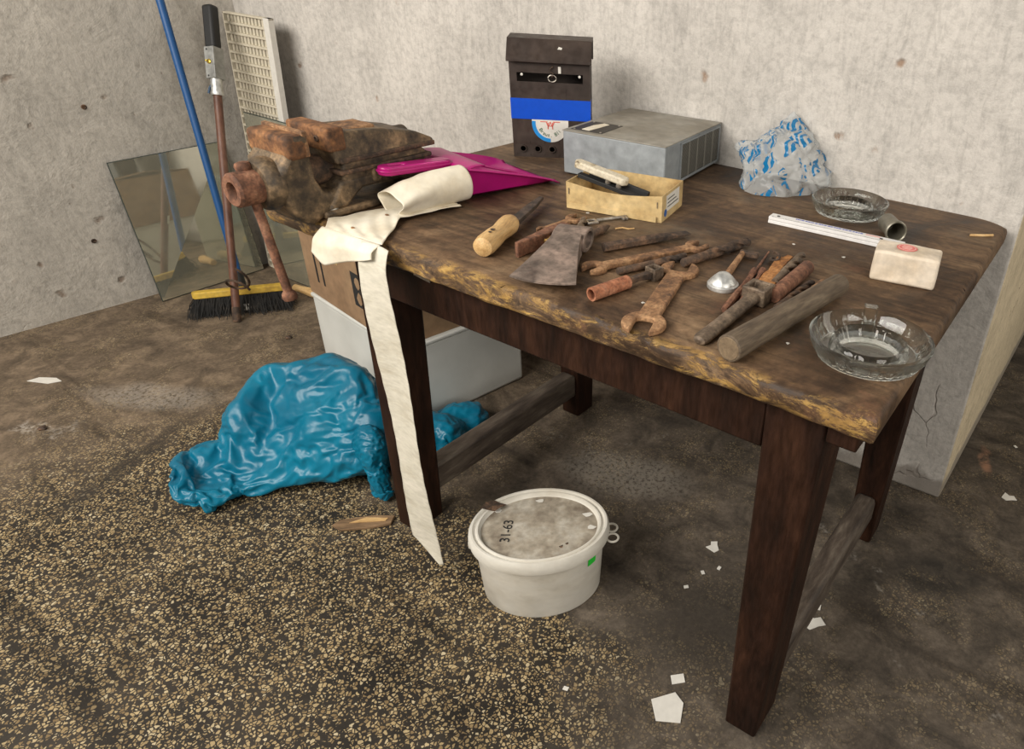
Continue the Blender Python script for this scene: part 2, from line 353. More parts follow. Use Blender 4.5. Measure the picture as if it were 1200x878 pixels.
def text_mesh(txt, size, mat, parent, M, name='lettering', depth=0.0003):
    cu = bpy.data.curves.new('t', 'FONT'); cu.body = txt; cu.size = size; cu.align_x = 'CENTER'; cu.align_y = 'CENTER'; cu.extrude = depth
    tmp = bpy.data.objects.new('t', cu); C.objects.link(tmp)
    dg = bpy.context.evaluated_depsgraph_get()
    me = bpy.data.meshes.new_from_object(tmp.evaluated_get(dg))
    bpy.data.objects.remove(tmp); bpy.data.curves.remove(cu)
    me.transform(M); me.name = name; me.materials.clear(); me.materials.append(mat)
    o = bpy.data.objects.new(name, me); C.objects.link(o); o.parent = parent
    return o
def circle(r, n, cx=0, cy=0): return [(cx + r * math.cos(2 * PI * i / n), cy + r * math.sin(2 * PI * i / n)) for i in range(n)]
def nz(p, s, seed=0): return noise.noise(Vector((p[0] * s + seed, p[1] * s + seed * 1.7, p[2] * s)))

# ------------------------------------------------------------------ room shell
T = 0.80      # height of the bench top
PL_BACK = plaster('plaster_back', (0.62, 0.58, 0.53), (0.28, 0.17, 0.10), 1.3)
PL_LEFT = plaster('plaster_left', (0.53, 0.49, 0.43), (0.20, 0.14, 0.10), 4.7, False)
PL_JAMB = plaster('plaster_jamb', (0.66, 0.55, 0.38), (0.25, 0.18, 0.10), 8.1)
def struct(o): o['kind'] = 'structure'; return o
fl = MB(); fl.box(-0.6, 5.2, -4.0, 3.0, -0.06, 0.0)
struct(fl.build('floor', terrazzo()))
WY = lambda x: -0.115 + 0.0245 * x          # the back wall runs slightly askew
WX = lambda y: 0.0 + 0.075 * y              # and so does the left wall
wb = MB(); XE = 2.853
wb.loft([[(-0.35, WY(-0.35), z), (XE, WY(XE), z), (XE + 0.04, 2.0, z), (-0.35, 2.0, z)] for z in (0, 2.7)])
o = wb.build('wall_back', [PL_BACK, PL_JAMB], bevel=0.008, seg=2); struct(o)
for f in o.data.polygons:
    if f.normal.x > 0.8: f.material_index = 1
wl = MB(); wl.loft([[(WX(-4.0) - 0.3, -4.0, z), (WX(-4.0), -4.0, z), (WX(0.1), 0.1, z), (WX(0.1) - 0.3, 0.1, z)] for z in (0, 2.7)])
struct(wl.build('wall_left', PL_LEFT))

# ------------------------------------------------------------------ workbench
bench = thing('workbench', 'heavy dark brown wooden workbench with scarred top and yellow paint chips along its edge', 'table', (2.2, -0.5, 0))
def top_pt(u, v, z):
    a = Vector((1.545, -0.998)).lerp(Vector((2.842, -0.998)), u); b = Vector((1.545, WY(1.545) - 0.006)).lerp(Vector((2.832, -0.052)), u)
    p = a.lerp(b, v); return Vector((p.x, p.y, z))
tb = MB(); nu, nv = 150, 90
def cornered(u, v, z, inset):
    p = top_pt(u, v, z)
    # gently uneven rim
    e = 0.004 * noise.noise(Vector((p.x * 9, p.y * 9, z * 20))) + 0.003 * noise.noise(Vector((p.x * 30, p.y * 30, z * 60)))
    c = Vector((2.2, -0.5, z)); d = p - c
    k = 1 - inset
    q = Vector((c.x + d.x - math.copysign(inset, d.x), c.y + d.y - math.copysign(inset, d.y), z))
    if v < 0.5: q.y += e + 0.006 * max(0, noise.noise(Vector((p.x * 5, 3, z * 30))))
    # rounded corner next to the wall end
    if u > 0.93 and v > 0.9: q.y -= 0.030 * ((u - 0.93) / 0.07) ** 3
    return q
rim = [(i / nu, 0) for i in range(nu)] + [(1, j / nv) for j in range(nv)] + [(1 - i / nu, 1) for i in range(nu)] + [(0, 1 - j / nv) for j in range(nv)]
rings = []
for z, ins in ((T - 0.042, 0.006), (T - 0.036, 0.001), (T - 0.024, 0.0), (T - 0.012, 0.0), (T - 0.004, 0.003), (T, 0.009)):
    rings.append([cornered(u, v, z, ins) - Vector((2.2, -0.5, 0)) for u, v in rim])
tb.loft(rings)
tb.build('tabletop', bench_top(), bench)
def leg(x0, x1, y0, y1, xb0, xb1, yb0, yb1, zt=T - 0.043):
    m = MB(); ox, oy = 2.2, -0.5
    rs = []
    for k in range(9):
        t = k / 8; lerp = lambda a, b: a + (b - a) * t
        X0, X1, Y0, Y1 = lerp(xb0, x0), lerp(xb1, x1), lerp(yb0, y0), lerp(yb1, y1)
        rs.append([(X0 - ox, Y0 - oy, zt * t), (X1 - ox, Y0 - oy, zt * t), (X1 - ox, Y1 - oy, zt * t), (X0 - ox, Y1 - oy, zt * t)])
    m.loft(rs); return m.build('leg', BROWN_PAINT, bench, bevel=0.005)
leg(2.672, 2.768, -0.957, -0.852, 2.678, 2.742, -0.962, -0.868)
leg(1.750, 1.816, -0.957, -0.852, 1.733, 1.795, -0.955, -0.868)
leg(2.672, 2.768, -0.33, -0.24, 2.690, 2.750, -0.33, -0.255)
leg(1.720, 1.808, -0.33, -0.24, 1.735, 1.798, -0.33, -0.255)
def rail(name, x0, x1, y0, y1, z0, z1, mat=BROWN_PAINT, bv=0.003):
    m = MB(); m.box(x0 - 2.2, x1 - 2.2, y0 + 0.5, y1 + 0.5, z0, z1); return m.build(name, mat, bench, bevel=bv)
rail('apron', 1.812, 2.672, -0.953, -0.925, 0.655, T - 0.043)
rail('apron', 1.808, 2.672, -0.268, -0.240, 0.655, T - 0.043)
rail('apron', 1.712, 1.740, -0.852, -0.33, 0.66, T - 0.043)
rail('apron', 2.722, 2.750, -0.852, -0.33, 0.66, T - 0.043)
rail('batten', 2.770, 2.815, -0.965, -0.20, 0.715, T - 0.043)
rail('stretcher', 1.742, 1.792, -0.870, -0.328, 0.075, 0.150, WORN_RAIL, 0.008)
rail('stretcher', 2.693, 2.743, -0.870, -0.328, 0.080, 0.150, WORN_RAIL, 0.012)
m = MB(); m.box(-0.022, 0.022, -0.001, 0.001, -0.007, 0.007)
m.build('price_tag', STEEL, bench, loc=(1.95 - 2.2, -0.4545, 0.735), rot=(0, 0.1, 0))

# ------------------------------------------------------------------ vise
vise = thing('bench_vise', 'massive rusty iron bench vise clamped to the bench corner, handle bar hanging down', 'vise', (1.674, -0.9, T))
def vbox(name, mat, x0, x1, y0, y1, z0, z1, bevel=0.006, parent=vise, seg=3):
    m = MB(); m.box(x0, x1, y0 + 0.9, y1 + 0.9, z0 - T, z1 - T); return m.build(name, mat, parent, bevel=bevel, seg=seg)
def xprof(name, mat, prof, x0, x1, bevel=0.006, parent=vise, seg=3, taper=None, sub=0):
    """outline in the (y, z) plane pushed along x, optionally narrowed with height"""
    m = MB(); rs = []
    for x in (x0, x1):
        rs.append([Vector((x * (taper(z) if taper else 1), y + 0.9, z - T)) for y, z in prof])
    m.loft(rs); return m.build(name, mat, parent, bevel=bevel, seg=seg, subsurf=sub)
# fixed part: foot plate, arched base, slide housing with flanges
vbox('base_plate', VISE_CAST, -0.075, 0.060, -0.985, -0.735, T, T + 0.016)
xprof('base', VISE_CAST, [(-0.975, T + 0.016), (-0.935, T + 0.016), (-0.915, T + 0.032), (-0.895, T + 0.045), (-0.800, T + 0.045), (-0.778, T + 0.028), (-0.765, T + 0.016), (-0.735, T + 0.016), (-0.745, T + 0.050), (-0.740, T + 0.068), (-0.94, T + 0.068), (-0.955, T + 0.045)], -0.058, 0.058)
xprof('slide_housing', VISE_CAST, [(-0.935, T + 0.058), (-0.735, T + 0.062), (-0.730, T + 0.092), (-0.745, T + 0.100), (-0.93, T + 0.100)], -0.056, 0.056, 0.005)
vbox('flange', RUST_DARK, -0.064, 0.064, -0.942, -0.722, T + 0.078, T + 0.087, 0.003)
vbox('flange', RUST_DARK, -0.066, 0.066, -0.938, -0.712, T + 0.100, T + 0.110, 0.003)
xprof('body', VISE_CAST, [(-0.945, T + 0.100), (-0.710, T + 0.104), (-0.712, T + 0.114), (-0.750, T + 0.132), (-0.83, T + 0.150), (-0.905, T + 0.156), (-0.950, T + 0.152)], -0.062, 0.062, 0.010, taper=lambda z: 1.0 - 2.6 * max(0, z - T - 0.108))
vbox('anvil', RUST_ORANGE, -0.034, 0.034, -0.895, -0.830, T + 0.146, T + 0.156, 0.004)
m = MB(); m.lathe([(0.022, -0.10), (0.024, -0.09), (0.024, 0.0)], 20, M=Matrix.Translation((0, 0.16, 0.112)) @ Matrix.Rotation(-PI / 2, 4, 'X'), cap0=True, cap1=True)
m.build('screw_housing', VISE_CAST, vise)
fj = vbox('fixed_jaw', VISE_JAW, -0.066, 0.062, -0.956, -0.918, T + 0.124, T + 0.168, 0.006)
m = MB(); m.lathe([(0.006, 0), (0.006, 0.003), (0.0035, 0.004), (0.0035, 0.001)], 12, M=Matrix.Translation((0.030, -0.056, 0.147)) @ Matrix.Rotation(PI / 2, 4, 'X'), cap1=True, cap0=True); m.build('jaw_screw', RUST_DARK, fj)
# moving jaw: head, sweeping casting, long lower beam
xprof('moving_casting', VISE_CAST, [(-1.030, T + 0.165), (-0.990, T + 0.165), (-0.988, T + 0.120), (-0.985, T + 0.080), (-0.972, T + 0.052), (-0.93, T + 0.050), (-0.93, T + 0.018), (-0.980, T + 0.003), (-1.006, T - 0.008), (-1.024, T + 0.002), (-1.046, T + 0.030), (-1.056, T + 0.055), (-1.056, T + 0.100), (-1.046, T + 0.118), (-1.034, T + 0.135)], -0.052, 0.052, 0.012, seg=4, taper=lambda z: 1.0 + 1.5 * max(0, z - T - 0.12) / 0.08 * 0.3)
mj = vbox('moving_jaw', VISE_JAW, -0.066, 0.062, -1.036, -0.996, T + 0.122, T + 0.166, 0.010)
vbox('jaw_plate', RUST_ORANGE, -0.064, 0.060, -1.003, -0.993, T + 0.125, T + 0.171, 0.002, mj)
RX = Matrix.Rotation(PI / 2, 4, 'X')
m = MB(); m.lathe([(0.048, 0.0), (0.050, 0.010), (0.047, 0.022), (0.041, 0.030)], 32, M=Matrix.Translation((0.006, -0.146, 0.078)) @ RX, cap0=True, cap1=True)
m.build('collar', VISE_CAST, vise)
m = MB(); m.lathe([(0.0, 0.03), (0.013, 0.03), (0.0135, 0.066), (0.016, 0.072), (0.027, 0.073), (0.031, 0.068), (0.031, 0.0)], 32, M=Matrix.Translation((0.006, -0.148, 0.078)) @ RX, cap0=False, cap1=True)
m.build('spindle_head', RUST_RED, vise)
m = MB(); m.lathe([(0.029, -0.12), (0.029, 0.0)], 24, M=Matrix.Translation((0, -0.135, 0.082)) @ RX, cap0=True, cap1=True)
m.build('spindle', RUST_DARK, vise)
hb = MB(); A = Vector((-0.004, -0.186, 0.114)); B = Vector((0.034, -0.178, -0.135))
hb.tube([A.lerp(B, t / 10) for t in range(11)], 0.0085, 14); hbar = hb.build('handle_bar', RUST_RED, vise)
for P, s in ((A, 1), (B, -1)):
    m = MB(); d = (A - B).normalized() * s
    m.tube([P - d * 0.012, P - d * 0.008, P, P + d * 0.006, P + d * 0.008], lambda t: [0.009, 0.0125, 0.0145, 0.012, 0.006][round(t * 4)], 16); m.build('knob', RUST_RED, hbar)
for x, y in ((0.046, -0.962), (0.046, -0.752), (-0.052, -0.955)):
    m = MB(); m.lathe([(0.011, 0), (0.011, 0.005), (0.007, 0.009), (0, 0.010)], 16, cap0=True); m.build('bolt_head', ALU, vise, loc=(x, y + 0.9, 0.016))
for (yy, xx) in ((-0.86, 0.050), (-0.82, 0.050)):
    m = MB(); m.box(0, 0.014, -0.012, 0.012, -0.016, 0.016); m.build('lug', VISE_CAST, vise, bevel=0.005, loc=(xx, yy + 0.9, 0.068))

# ------------------------------------------------------------------ letter box
ang = math.atan2(-0.28 + 0.4, 1.817 - 1.646)
mail = thing('mailbox', 'dark brown metal letter box with blue tape and round sticker, standing on the bench', 'mailbox', (1.655, -0.392, T), ang)
MW, MD, MH = 0.198, 0.075, 0.243
m = MB(); m.frame([(0, 0), (MW, 0), (MW, MD), (0, MD)], [(0.002, 0.002), (MW - 0.002, 0.002), (MW - 0.002, MD - 0.002), (0.002, MD - 0.002)], 0, MH)
# walls and front with slot and round holes: build the front as strips around the openings
m.bm.free()
def front_panel():
    m = MB(); y0, y1 = 0, 0.002
    cols = [0, 0.022]; holes = [0.026 + i * 0.0365 for i in range(5)]
    return m
body = MB()
body.box(0, 0.002, 0.002, MD, 0, MH); body.box(MW - 0.002, MW, 0.002, MD, 0, MH); body.box(0, MW, MD - 0.002, MD, 0, MH); body.box(0, MW, 0.002, MD, 0, 0.002)
body.build('body', MAIL_BROWN, mail)
fp = MB(); RXp = Matrix.Rotation(PI / 2, 4, 'X'); RXp = Matrix(((1, 0, 0, 0), (0, 0, -1, 0.002), (0, 1, 0, 0), (0, 0, 0, 1)))   # (x, z, depth) -> front face
SZ0, SZ1 = 0.186, 0.207; HZ = 0.021
fp.poly([(0, SZ1), (MW, SZ1), (MW, MH), (0, MH)], 0, 0.002, RXp)
fp.poly([(0, SZ0), (0.018, SZ0), (0.018, SZ1), (0, SZ1)], 0, 0.002, RXp); fp.poly([(MW - 0.018, SZ0), (MW, SZ0), (MW, SZ1), (MW - 0.018, SZ1)], 0, 0.002, RXp)
fp.poly([(0, 0.04), (MW, 0.04), (MW, SZ0), (0, SZ0)], 0, 0.002, RXp)
fp.poly([(0, 0), (MW, 0), (MW, 0.004), (0, 0.004)], 0, 0.002, RXp)
hx = [0.025 + i * 0.0370 for i in range(5)]; w = 0.0185
fp.poly([(0, 0.004), (hx[0] - w, 0.004), (hx[0] - w, 0.04), (0, 0.04)], 0, 0.002, RXp); fp.poly([(hx[4] + w, 0.004), (MW, 0.004), (MW, 0.04), (hx[4] + w, 0.04)], 0, 0.002, RXp)
for x in hx:
    n = 24; inner = circle(0.0068, n, x, 0.022); outer = []
    for px, py in inner:
        dx, dy = px - x, py - 0.022; k = min(w / max(abs(dx), 1e-6), 0.018 / max(abs(dy), 1e-6)); outer.append((x + dx * k, 0.022 + dy * k))
    fp.frame(outer, inner, 0, 0.002, RXp)
fp.build('front_panel', MAIL_BROWN, mail, angle=30)
for x in hx:
    m = MB(); m.lathe([(0.0066, 0.0), (0.0066, 0.003), (0.0090, 0.003), (0.0098, 0.0)], 24, M=Matrix.Translation((x, 0, 0.022)) @ Matrix.Rotation(PI / 2, 4, 'X')); m.build('hole_rim', MAIL_BROWN, mail)
lid = MB(); lid.loft([[(-0.004 + (MW + 0.008) * t, y, z) for y, z in ((-0.016, MH - 0.010), (-0.016, MH - 0.004), (0.020, MH + 0.040), (MD + 0.004, MH + 0.044), (MD + 0.004, MH - 0.008), (MD + 0.0, MH - 0.008), (MD + 0.0, MH + 0.038), (0.022, MH + 0.035), (-0.012, MH - 0.006), (-0.012, MH - 0.010))] for t in (0, 1)])
lidp = lid.build('lid', MAIL_BROWN, mail, bevel=0.001)
m = MB(); m.poly([(-0.006, -0.003), (0.004, -0.004), (0.006, 0.001), (-0.002, 0.004)], 0, 0.001); m.build('paint_chip', WHITE, lidp, loc=(0.125, 0.004, MH + 0.022), rot=(0.88, 0, 0.2))
# hasp, white button screws, dried glue patch
for x in (0.030, MW - 0.026):
    m = MB(); m.lathe([(0.0032, 0), (0.0032, 0.002), (0, 0.003)], 12, M=Matrix.Translation((x, 0.004, 0.202)) @ Matrix.Rotation(PI / 2, 4, 'X')); m.build('rivet', WHITE, mail)
m = MB(); m.tube([(0.105 + 0.010 * math.sin(a), -0.003, 0.196 + 0.008 * math.cos(a)) for a in [2 * PI * i / 24 for i in range(25)]], 0.0014, 8, False); m.build('ring', STEEL, mail)
m = MB(); m.tube([(0.104 + 0.005 * math.sin(i * 0.9), -0.0035, 0.200 + i * 0.003) for i in range(9)], 0.0016, 8); m.build('hook', RUST_DARK, mail)
m = MB(); m.box(0.120, 0.127, -0.002, 0, 0.208, 0.224); m.build('hasp', WHITE, mail, bevel=0.0005)
m = MB(); m.box(0.070, 0.138, -0.0006, 0, 0.146, 0.172); m.build('name_plate', MAIL_BROWN, mail)
m = MB(); m.box(-0.0008, MW + 0.0008, -0.0012, 0.03, 0.096, 0.146); m.build('blue_tape', BLUE_TAPE, mail)
st = MB(); SC = (0.096, 0.086); SR = 0.046
half = [(SC[0] + SR * math.cos(a), SC[1] + SR * math.sin(a)) for a in [math.radians(180 + i * 180 / 40) for i in range(41)]]
half = [(SC[0] + SR, 0.0955)] + [p for p in half[::-1]] + [(SC[0] - SR, 0.0955)]
st.poly(half, 0.002, 0.0026, RXp); sticker = st.build('sticker', WHITE, mail); sticker['label'] = 'round white sticker with blue rim, red monogram and green lettering'
ri = MB(); arc = [math.radians(172 + i * 98 / 30) for i in range(31)]
ri.poly([(SC[0] + SR * math.cos(a), SC[1] + SR * math.sin(a)) for a in arc] + [(SC[0] + SR * 0.80 * math.cos(a), SC[1] + SR * 0.80 * math.sin(a)) for a in arc[::-1]], 0.0026, 0.0029, RXp)
ri.build('blue_rim', plain('sticker_blue', (0.01, 0.24, 0.62), 0.5), sticker)
GREEN_INK = plain('green_ink', (0.005, 0.09, 0.03), 0.6); RED_INK = plain('red_ink', (0.62, 0.13, 0.10), 0.6)
word = 'Braut. Bli'
for i, ch in enumerate(word):
    if ch == ' ': continue
    a = math.radians(212 + i * 12.2); r = SR * 0.63
    M_ = RXp @ Matrix.Translation((SC[0] + r * math.cos(a), SC[1] + r * math.sin(a), 0.0029)) @ Matrix.Rotation(a + PI / 2, 4, 'Z')
    text_mesh(ch, 0.013, GREEN_INK, sticker, M_)
text_mesh('W', 0.022, RED_INK, sticker, RXp @ Matrix.Translation((SC[0], 0.083, 0.0029)))
text_mesh('H', 0.024, RED_INK, sticker, RXp @ Matrix.Translation((SC[0], 0.080, 0.0029)), 'monogram')
for s in (-1, 1):
    m = MB(); m.box(-0.009, 0.009, -0.001, 0.001, 0, 0.0004, RXp @ Matrix.Translation((SC[0] + s * 0.016, 0.091, 0.0027))); m.build('monogram_bar', RED_INK, sticker)

# ------------------------------------------------------------------ grey instrument case
case = thing('metal_case', 'flat grey metal case with perforated side and torn label on its dusty lid', 'case', (1.968, -0.248, T), math.radians(7))
GW, GD, GH = 0.272, 0.330, 0.106
m = MB(); m.box(-GW / 2, GW / 2, -GD / 2, GD / 2, 0.004, GH - 0.002)
body = m.build('body', GREY_PAINT, case, bevel=0.003)
m = MB(); m.box(-GW / 2 - 0.001, GW / 2 + 0.001, -GD / 2 - 0.001, GD / 2 + 0.001, GH - 0.0025, GH); m.build('lid', GREY_DUSTY, case, bevel=0.001)
m = MB(); m.box(GW / 2, GW / 2 + 0.0015, -GD / 2 + 0.085, GD / 2 - 0.012, 0.014, GH - 0.010); vent = m.build('vent_shade', BLACK_HOLE, case)  # black sheet on the body, painted shade behind the mesh
VENT = plain('vent_metal', (0.20, 0.19, 0.16), 0.6)
v0, v1 = -GD / 2 + 0.080, GD / 2 - 0.010
m = MB(); m.frame([(v0, 0.008), (v1, 0.008), (v1, GH - 0.006), (v0, GH - 0.006)], [(v0 + 0.006, 0.014), (v1 - 0.006, 0.014), (v1 - 0.006, GH - 0.011), (v0 + 0.006, GH - 0.011)], 0, 0.003, Matrix(((0, 0, 1, GW / 2), (1, 0, 0, 0), (0, 1, 0, 0), (0, 0, 0, 1))))
m.build('vent_frame', GREY_PAINT, case)
for k in range(1, 5):
    y = v0 + (v1 - v0) * k / 5; m = MB(); m.box(GW / 2, GW / 2 + 0.003, y - 0.0025, y + 0.0025, 0.012, GH - 0.010); m.build('vent_bar', VENT, case)
m = MB()
for i in range(30):
    z = 0.016 + i * 0.0027; m.box(GW / 2 + 0.001, GW / 2 + 0.0022, v0 + 0.006, v1 - 0.006, z, z + 0.0011)
m.build('vent_mesh', VENT, case, kind='stuff')
m = MB(); m.box(-0.125, -0.040, -0.148, -0.045, GH, GH + 0.0008); pl = m.build('label_plate', plain('label_black', (0.045, 0.038, 0.030), 0.6), case)
m = MB(); m.poly([(-0.100, -0.138), (-0.078, -0.140), (-0.074, -0.10), (-0.071, -0.058), (-0.088, -0.052), (-0.099, -0.085)], GH + 0.0008, GH + 0.0016); m.build('paper_remnant', CREAM_PAPER, pl)
for x, y in ((-0.118, -0.141), (-0.047, -0.141), (-0.118, -0.052), (-0.047, -0.052)):
    m = MB(); m.lathe([(0.003, 0), (0.003, 0.001), (0, 0.0018)], 10); m.build('rivet', STEEL, case, loc=(x, y, GH + 0.0008))

# ------------------------------------------------------------------ small open card box with door bolt
A, B, D = Vector((2.020, -0.617)), Vector((2.231, -0.568)), Vector((2.194, -0.440))
cb = thing('card_box', 'small open yellowed card box with stapled corners, in front of the grey case', 'box', (2.020, -0.617, T), math.atan2(0.049, 0.211))
BW, BD, BH = 0.217, 0.130, 0.056
m = MB(); m.frame([(0, 0), (BW, 0), (BW, BD), (0, BD)], [(0.002, 0.002), (BW - 0.002, 0.002), (BW - 0.002, BD - 0.002), (0.002, BD - 0.002)], 0, BH)
m.warp(lambda p: p + Vector((0, -0.006 * math.sin(p.x / BW * PI) if p.y < 0.01 else 0, -0.010 * math.sin(p.x / BW * PI) if (p.z > 0.05 and p.y < 0.01) else 0)))
bm_ = m.bm; bmesh.ops.subdivide_edges(bm_, edges=[e for e in bm_.edges if abs(e.verts[0].co.x - e.verts[1].co.x) > 0.15], cuts=12)
for v in bm_.verts:
    if v.co.y < 0.01: v.co.y -= 0.005 * math.sin(v.co.x / BW * PI); v.co.z -= (0.009 * math.sin(v.co.x / BW * PI) if v.co.z > 0.04 else 0)
m.build('tray', CARD_TAN, cb)
m = MB(); m.box(0.002, BW - 0.002, 0.002, BD - 0.002, 0.001, 0.003); m.build('bottom', CARD_TAN, cb)
m = MB(); m.box(0.004, BW - 0.010, -0.0075, -0.0055, 0.001, 0.014); m.build('folded_flap', CARD_TAN, cb, bevel=0.0005)
for x, y in ((0.007, -0.003), (BW - 0.010, -0.003)):
    m = MB(); m.box(-0.0006, 0.0006, -0.001, 0.001, 0, 0.013); m.build('staple', STEEL, cb, loc=(x, y + 0.001, 0.030))
m = MB(); m.box(BW, BW + 0.0006, 0.025, 0.105, 0.016, 0.050); lbx = m.build('label', WHITE, cb)
m = MB(); m.lathe([(0.008, 0), (0.008, 0.0006)], 18, M=Matrix.Translation((BW, 0.022, 0.015)) @ Matrix.Rotation(PI / 2, 4, 'Y'), cap0=True, cap1=True); m.build('blue_stamp', plain('stamp_blue', (0.03, 0.10, 0.30), 0.7), cb)
m = MB()
for i in range(3): m.box(BW + 0.0006, BW + 0.0009, 0.032, 0.098 - i * 0.012, 0.024 + i * 0.008, 0.026 + i * 0.008)
m.build('print_lines', INK, lbx)
bolt = thing('door_bolt', 'worn cream and black metal slide piece sticking out of the card box', 'bolt', (2.012, -0.562, T + 0.062), math.radians(10))
IVR = mottled('chipped_ivory', [(0.10, 0.06, 0.03), (0.52, 0.44, 0.30), (0.62, 0.55, 0.42)], 38, 0.6, 0, 0.2, 0.001, lo=0.36, hi=0.5)
tilt = Matrix.Rotation(math.radians(11), 4, 'Y')
m = MB(); m.poly([(-0.008, -0.013), (0.110, -0.013), (0.116, 0.0), (0.110, 0.013), (-0.008, 0.013), (-0.014, 0)], 0.010, 0.026, tilt); m.build('ivory_cover', IVR, bolt, bevel=0.004, seg=3)
m = MB(); m.box(0.004, 0.150, -0.016, 0.0, -0.006, 0.003, tilt); m.box(0.02, 0.162, 0.006, 0.018, -0.006, 0.010, tilt); m.build('channel', BLACK, bolt, bevel=0.001)
for x in (0.072, 0.098):
    m = MB(); m.lathe([(0.006, 0), (0.006, 0.008), (0, 0.009)], 12, M=tilt @ Matrix.Translation((x, -0.006, 0.002))); m.build('stud', STEEL, bolt)

# ------------------------------------------------------------------ dust pan
dp = thing('dustpan', 'magenta plastic dustpan lying on the bench beside the paper roll', 'dustpan', (1.745, -0.705, T), math.radians(-11))
PW, PLn = 0.218, 0.225
def pan(u, v):   # u across, v back to lip
    x = (u - 0.5) * (PW * (0.86 + 0.14 * v)); y = v * PLn; z = 0.004 + 0.004 * (1 - v)
    return Vector((x, y, z))
m = MB(); prof = lambda v: 0.062 * (1 - v) ** 0.8 + 0.005
n = 26
def section(v):
    hw = PW / 2 * (0.84 + 0.16 * v); hgt = prof(v); y = v * PLn
    return [(-hw - 0.012, y, hgt), (-hw - 0.004, y, hgt + 0.002), (-hw, y, hgt * 0.9), (-hw + 0.006, y, 0.010), (-hw + 0.016, y, 0.004), (-hw * 0.4, y, 0.0035), (hw * 0.4, y, 0.0035), (hw - 0.016, y, 0.004), (hw - 0.006, y, 0.010), (hw, y, hgt * 0.9), (hw + 0.004, y, hgt + 0.002), (hw + 0.012, y, hgt)]
m.loft([section(i / n) for i in range(n + 1)], False, False, False)
m.build('pan', MAGENTA, dp, solidify=0.0025)
m = MB(); hw = PW / 2 * 0.84
m.loft([[(-hw - 0.010, -0.004, 0.066), (-hw, 0.0, 0.004), (hw, 0.0, 0.004), (hw + 0.010, -0.004, 0.066)], [(-hw - 0.010, -0.0015, 0.067), (-hw, 0.003, 0.004), (hw, 0.003, 0.004), (hw + 0.010, -0.0015, 0.067)]]); m.build('back_wall', MAGENTA, dp)
def hood(u, v): return Vector(((u - 0.5) * 2 * (hw + 0.010 - 0.012 * v), -0.004 + 0.055 * v, 0.066 + 0.006 * math.sin(v * PI) * (1 - abs(u - 0.5))))
m = MB(); m.grid(hood, 14, 6); m.build('hood', MAGENTA, dp, solidify=0.0025)
m = MB(); m.tube([(hw * 0.35, 0.03, 0.066), (hw * 0.40, 0.10, 0.042), (hw * 0.5, 0.19, 0.014)], 0.003, 8); m.build('rib', MAGENTA, dp)
hn = 40; ou = []; inn = []
for i in range(hn):
    a = 2 * PI * i / hn; c, s = math.cos(a), math.sin(a)
    ou.append((0.017 * c, -0.085 + s * 0.017 + (0.070 if s > 0 else -0.070)))
    inn.append((0.007 * c, -0.130 + s * 0.007 + (0.012 if s > 0 else -0.012)))
HM = Matrix.Translation((0.024, 0, 0.058)) @ Matrix.Rotation(math.radians(11), 4, 'Z') @ Matrix.Rotation(math.radians(-5), 4, 'X')
m = MB(); m.frame(ou, inn, 0.0, 0.018, HM); m.build('handle', MAGENTA, dp, bevel=0.004, seg=3)
m = MB(); m.frame([(x * 1.12, -0.085 + (y + 0.085) * 1.03) for x, y in ou], [(x * 0.9, -0.130 + (y + 0.130) * 0.9) for x, y in inn], 0.006, 0.011, HM); m.build('handle_bead', MAGENTA, dp, bevel=0.002)

# ------------------------------------------------------------------ cream crepe paper roll
roll = thing('paper_roll', 'roll of cream crepe paper on the bench, its strip hanging to the floor', 'paper roll', (1.802, -0.812, T))
def rl(u, v):   # u along the roll (0 = loose end, 1 = tight end), v around
    a = v * 2 * PI * 1.02 - PI * 0.5
    flare = (1 - u) ** 2
    r = 0.036 + 0.007 * flare + 0.0025 * noise.noise(Vector((u * 5, math.cos(a) * 1.4, math.sin(a) * 1.4))) * (1.6 - u) + 0.003 * flare * math.sin(a * 5)
    ax = Vector((0.004 + 0.026 * u, -0.082 + 0.165 * u, 0.040 - 0.012 * flare))
    d = Vector((0.15, 1, 0)).normalized(); side = Vector((1, -0.15, 0)).normalized()
    return ax + side * r * math.cos(a) + Vector((0, 0, 1)) * r * math.sin(a) * (1 - 0.52 * (1 - u) ** 3) + side * 0.006 * flare * math.sin(a * 2)
m = MB(); m.grid(rl, 46, 56); m.build('roll', CREAM_PAPER, roll, solidify=0.0012)
def core(u, v):
    a = v * 2 * PI * 7; r = 0.009 + 0.025 * v
    return Vector((0.018 + 0.011 * u, 0.005 + 0.073 * u, 0.0400)) + Vector((r * math.cos(a), -0.15 * r * math.cos(a), r * math.sin(a)))
m = MB(); m.grid(core, 3, 240); m.build('wound_layers', CREAM_PAPER, roll, solidify=0.001)
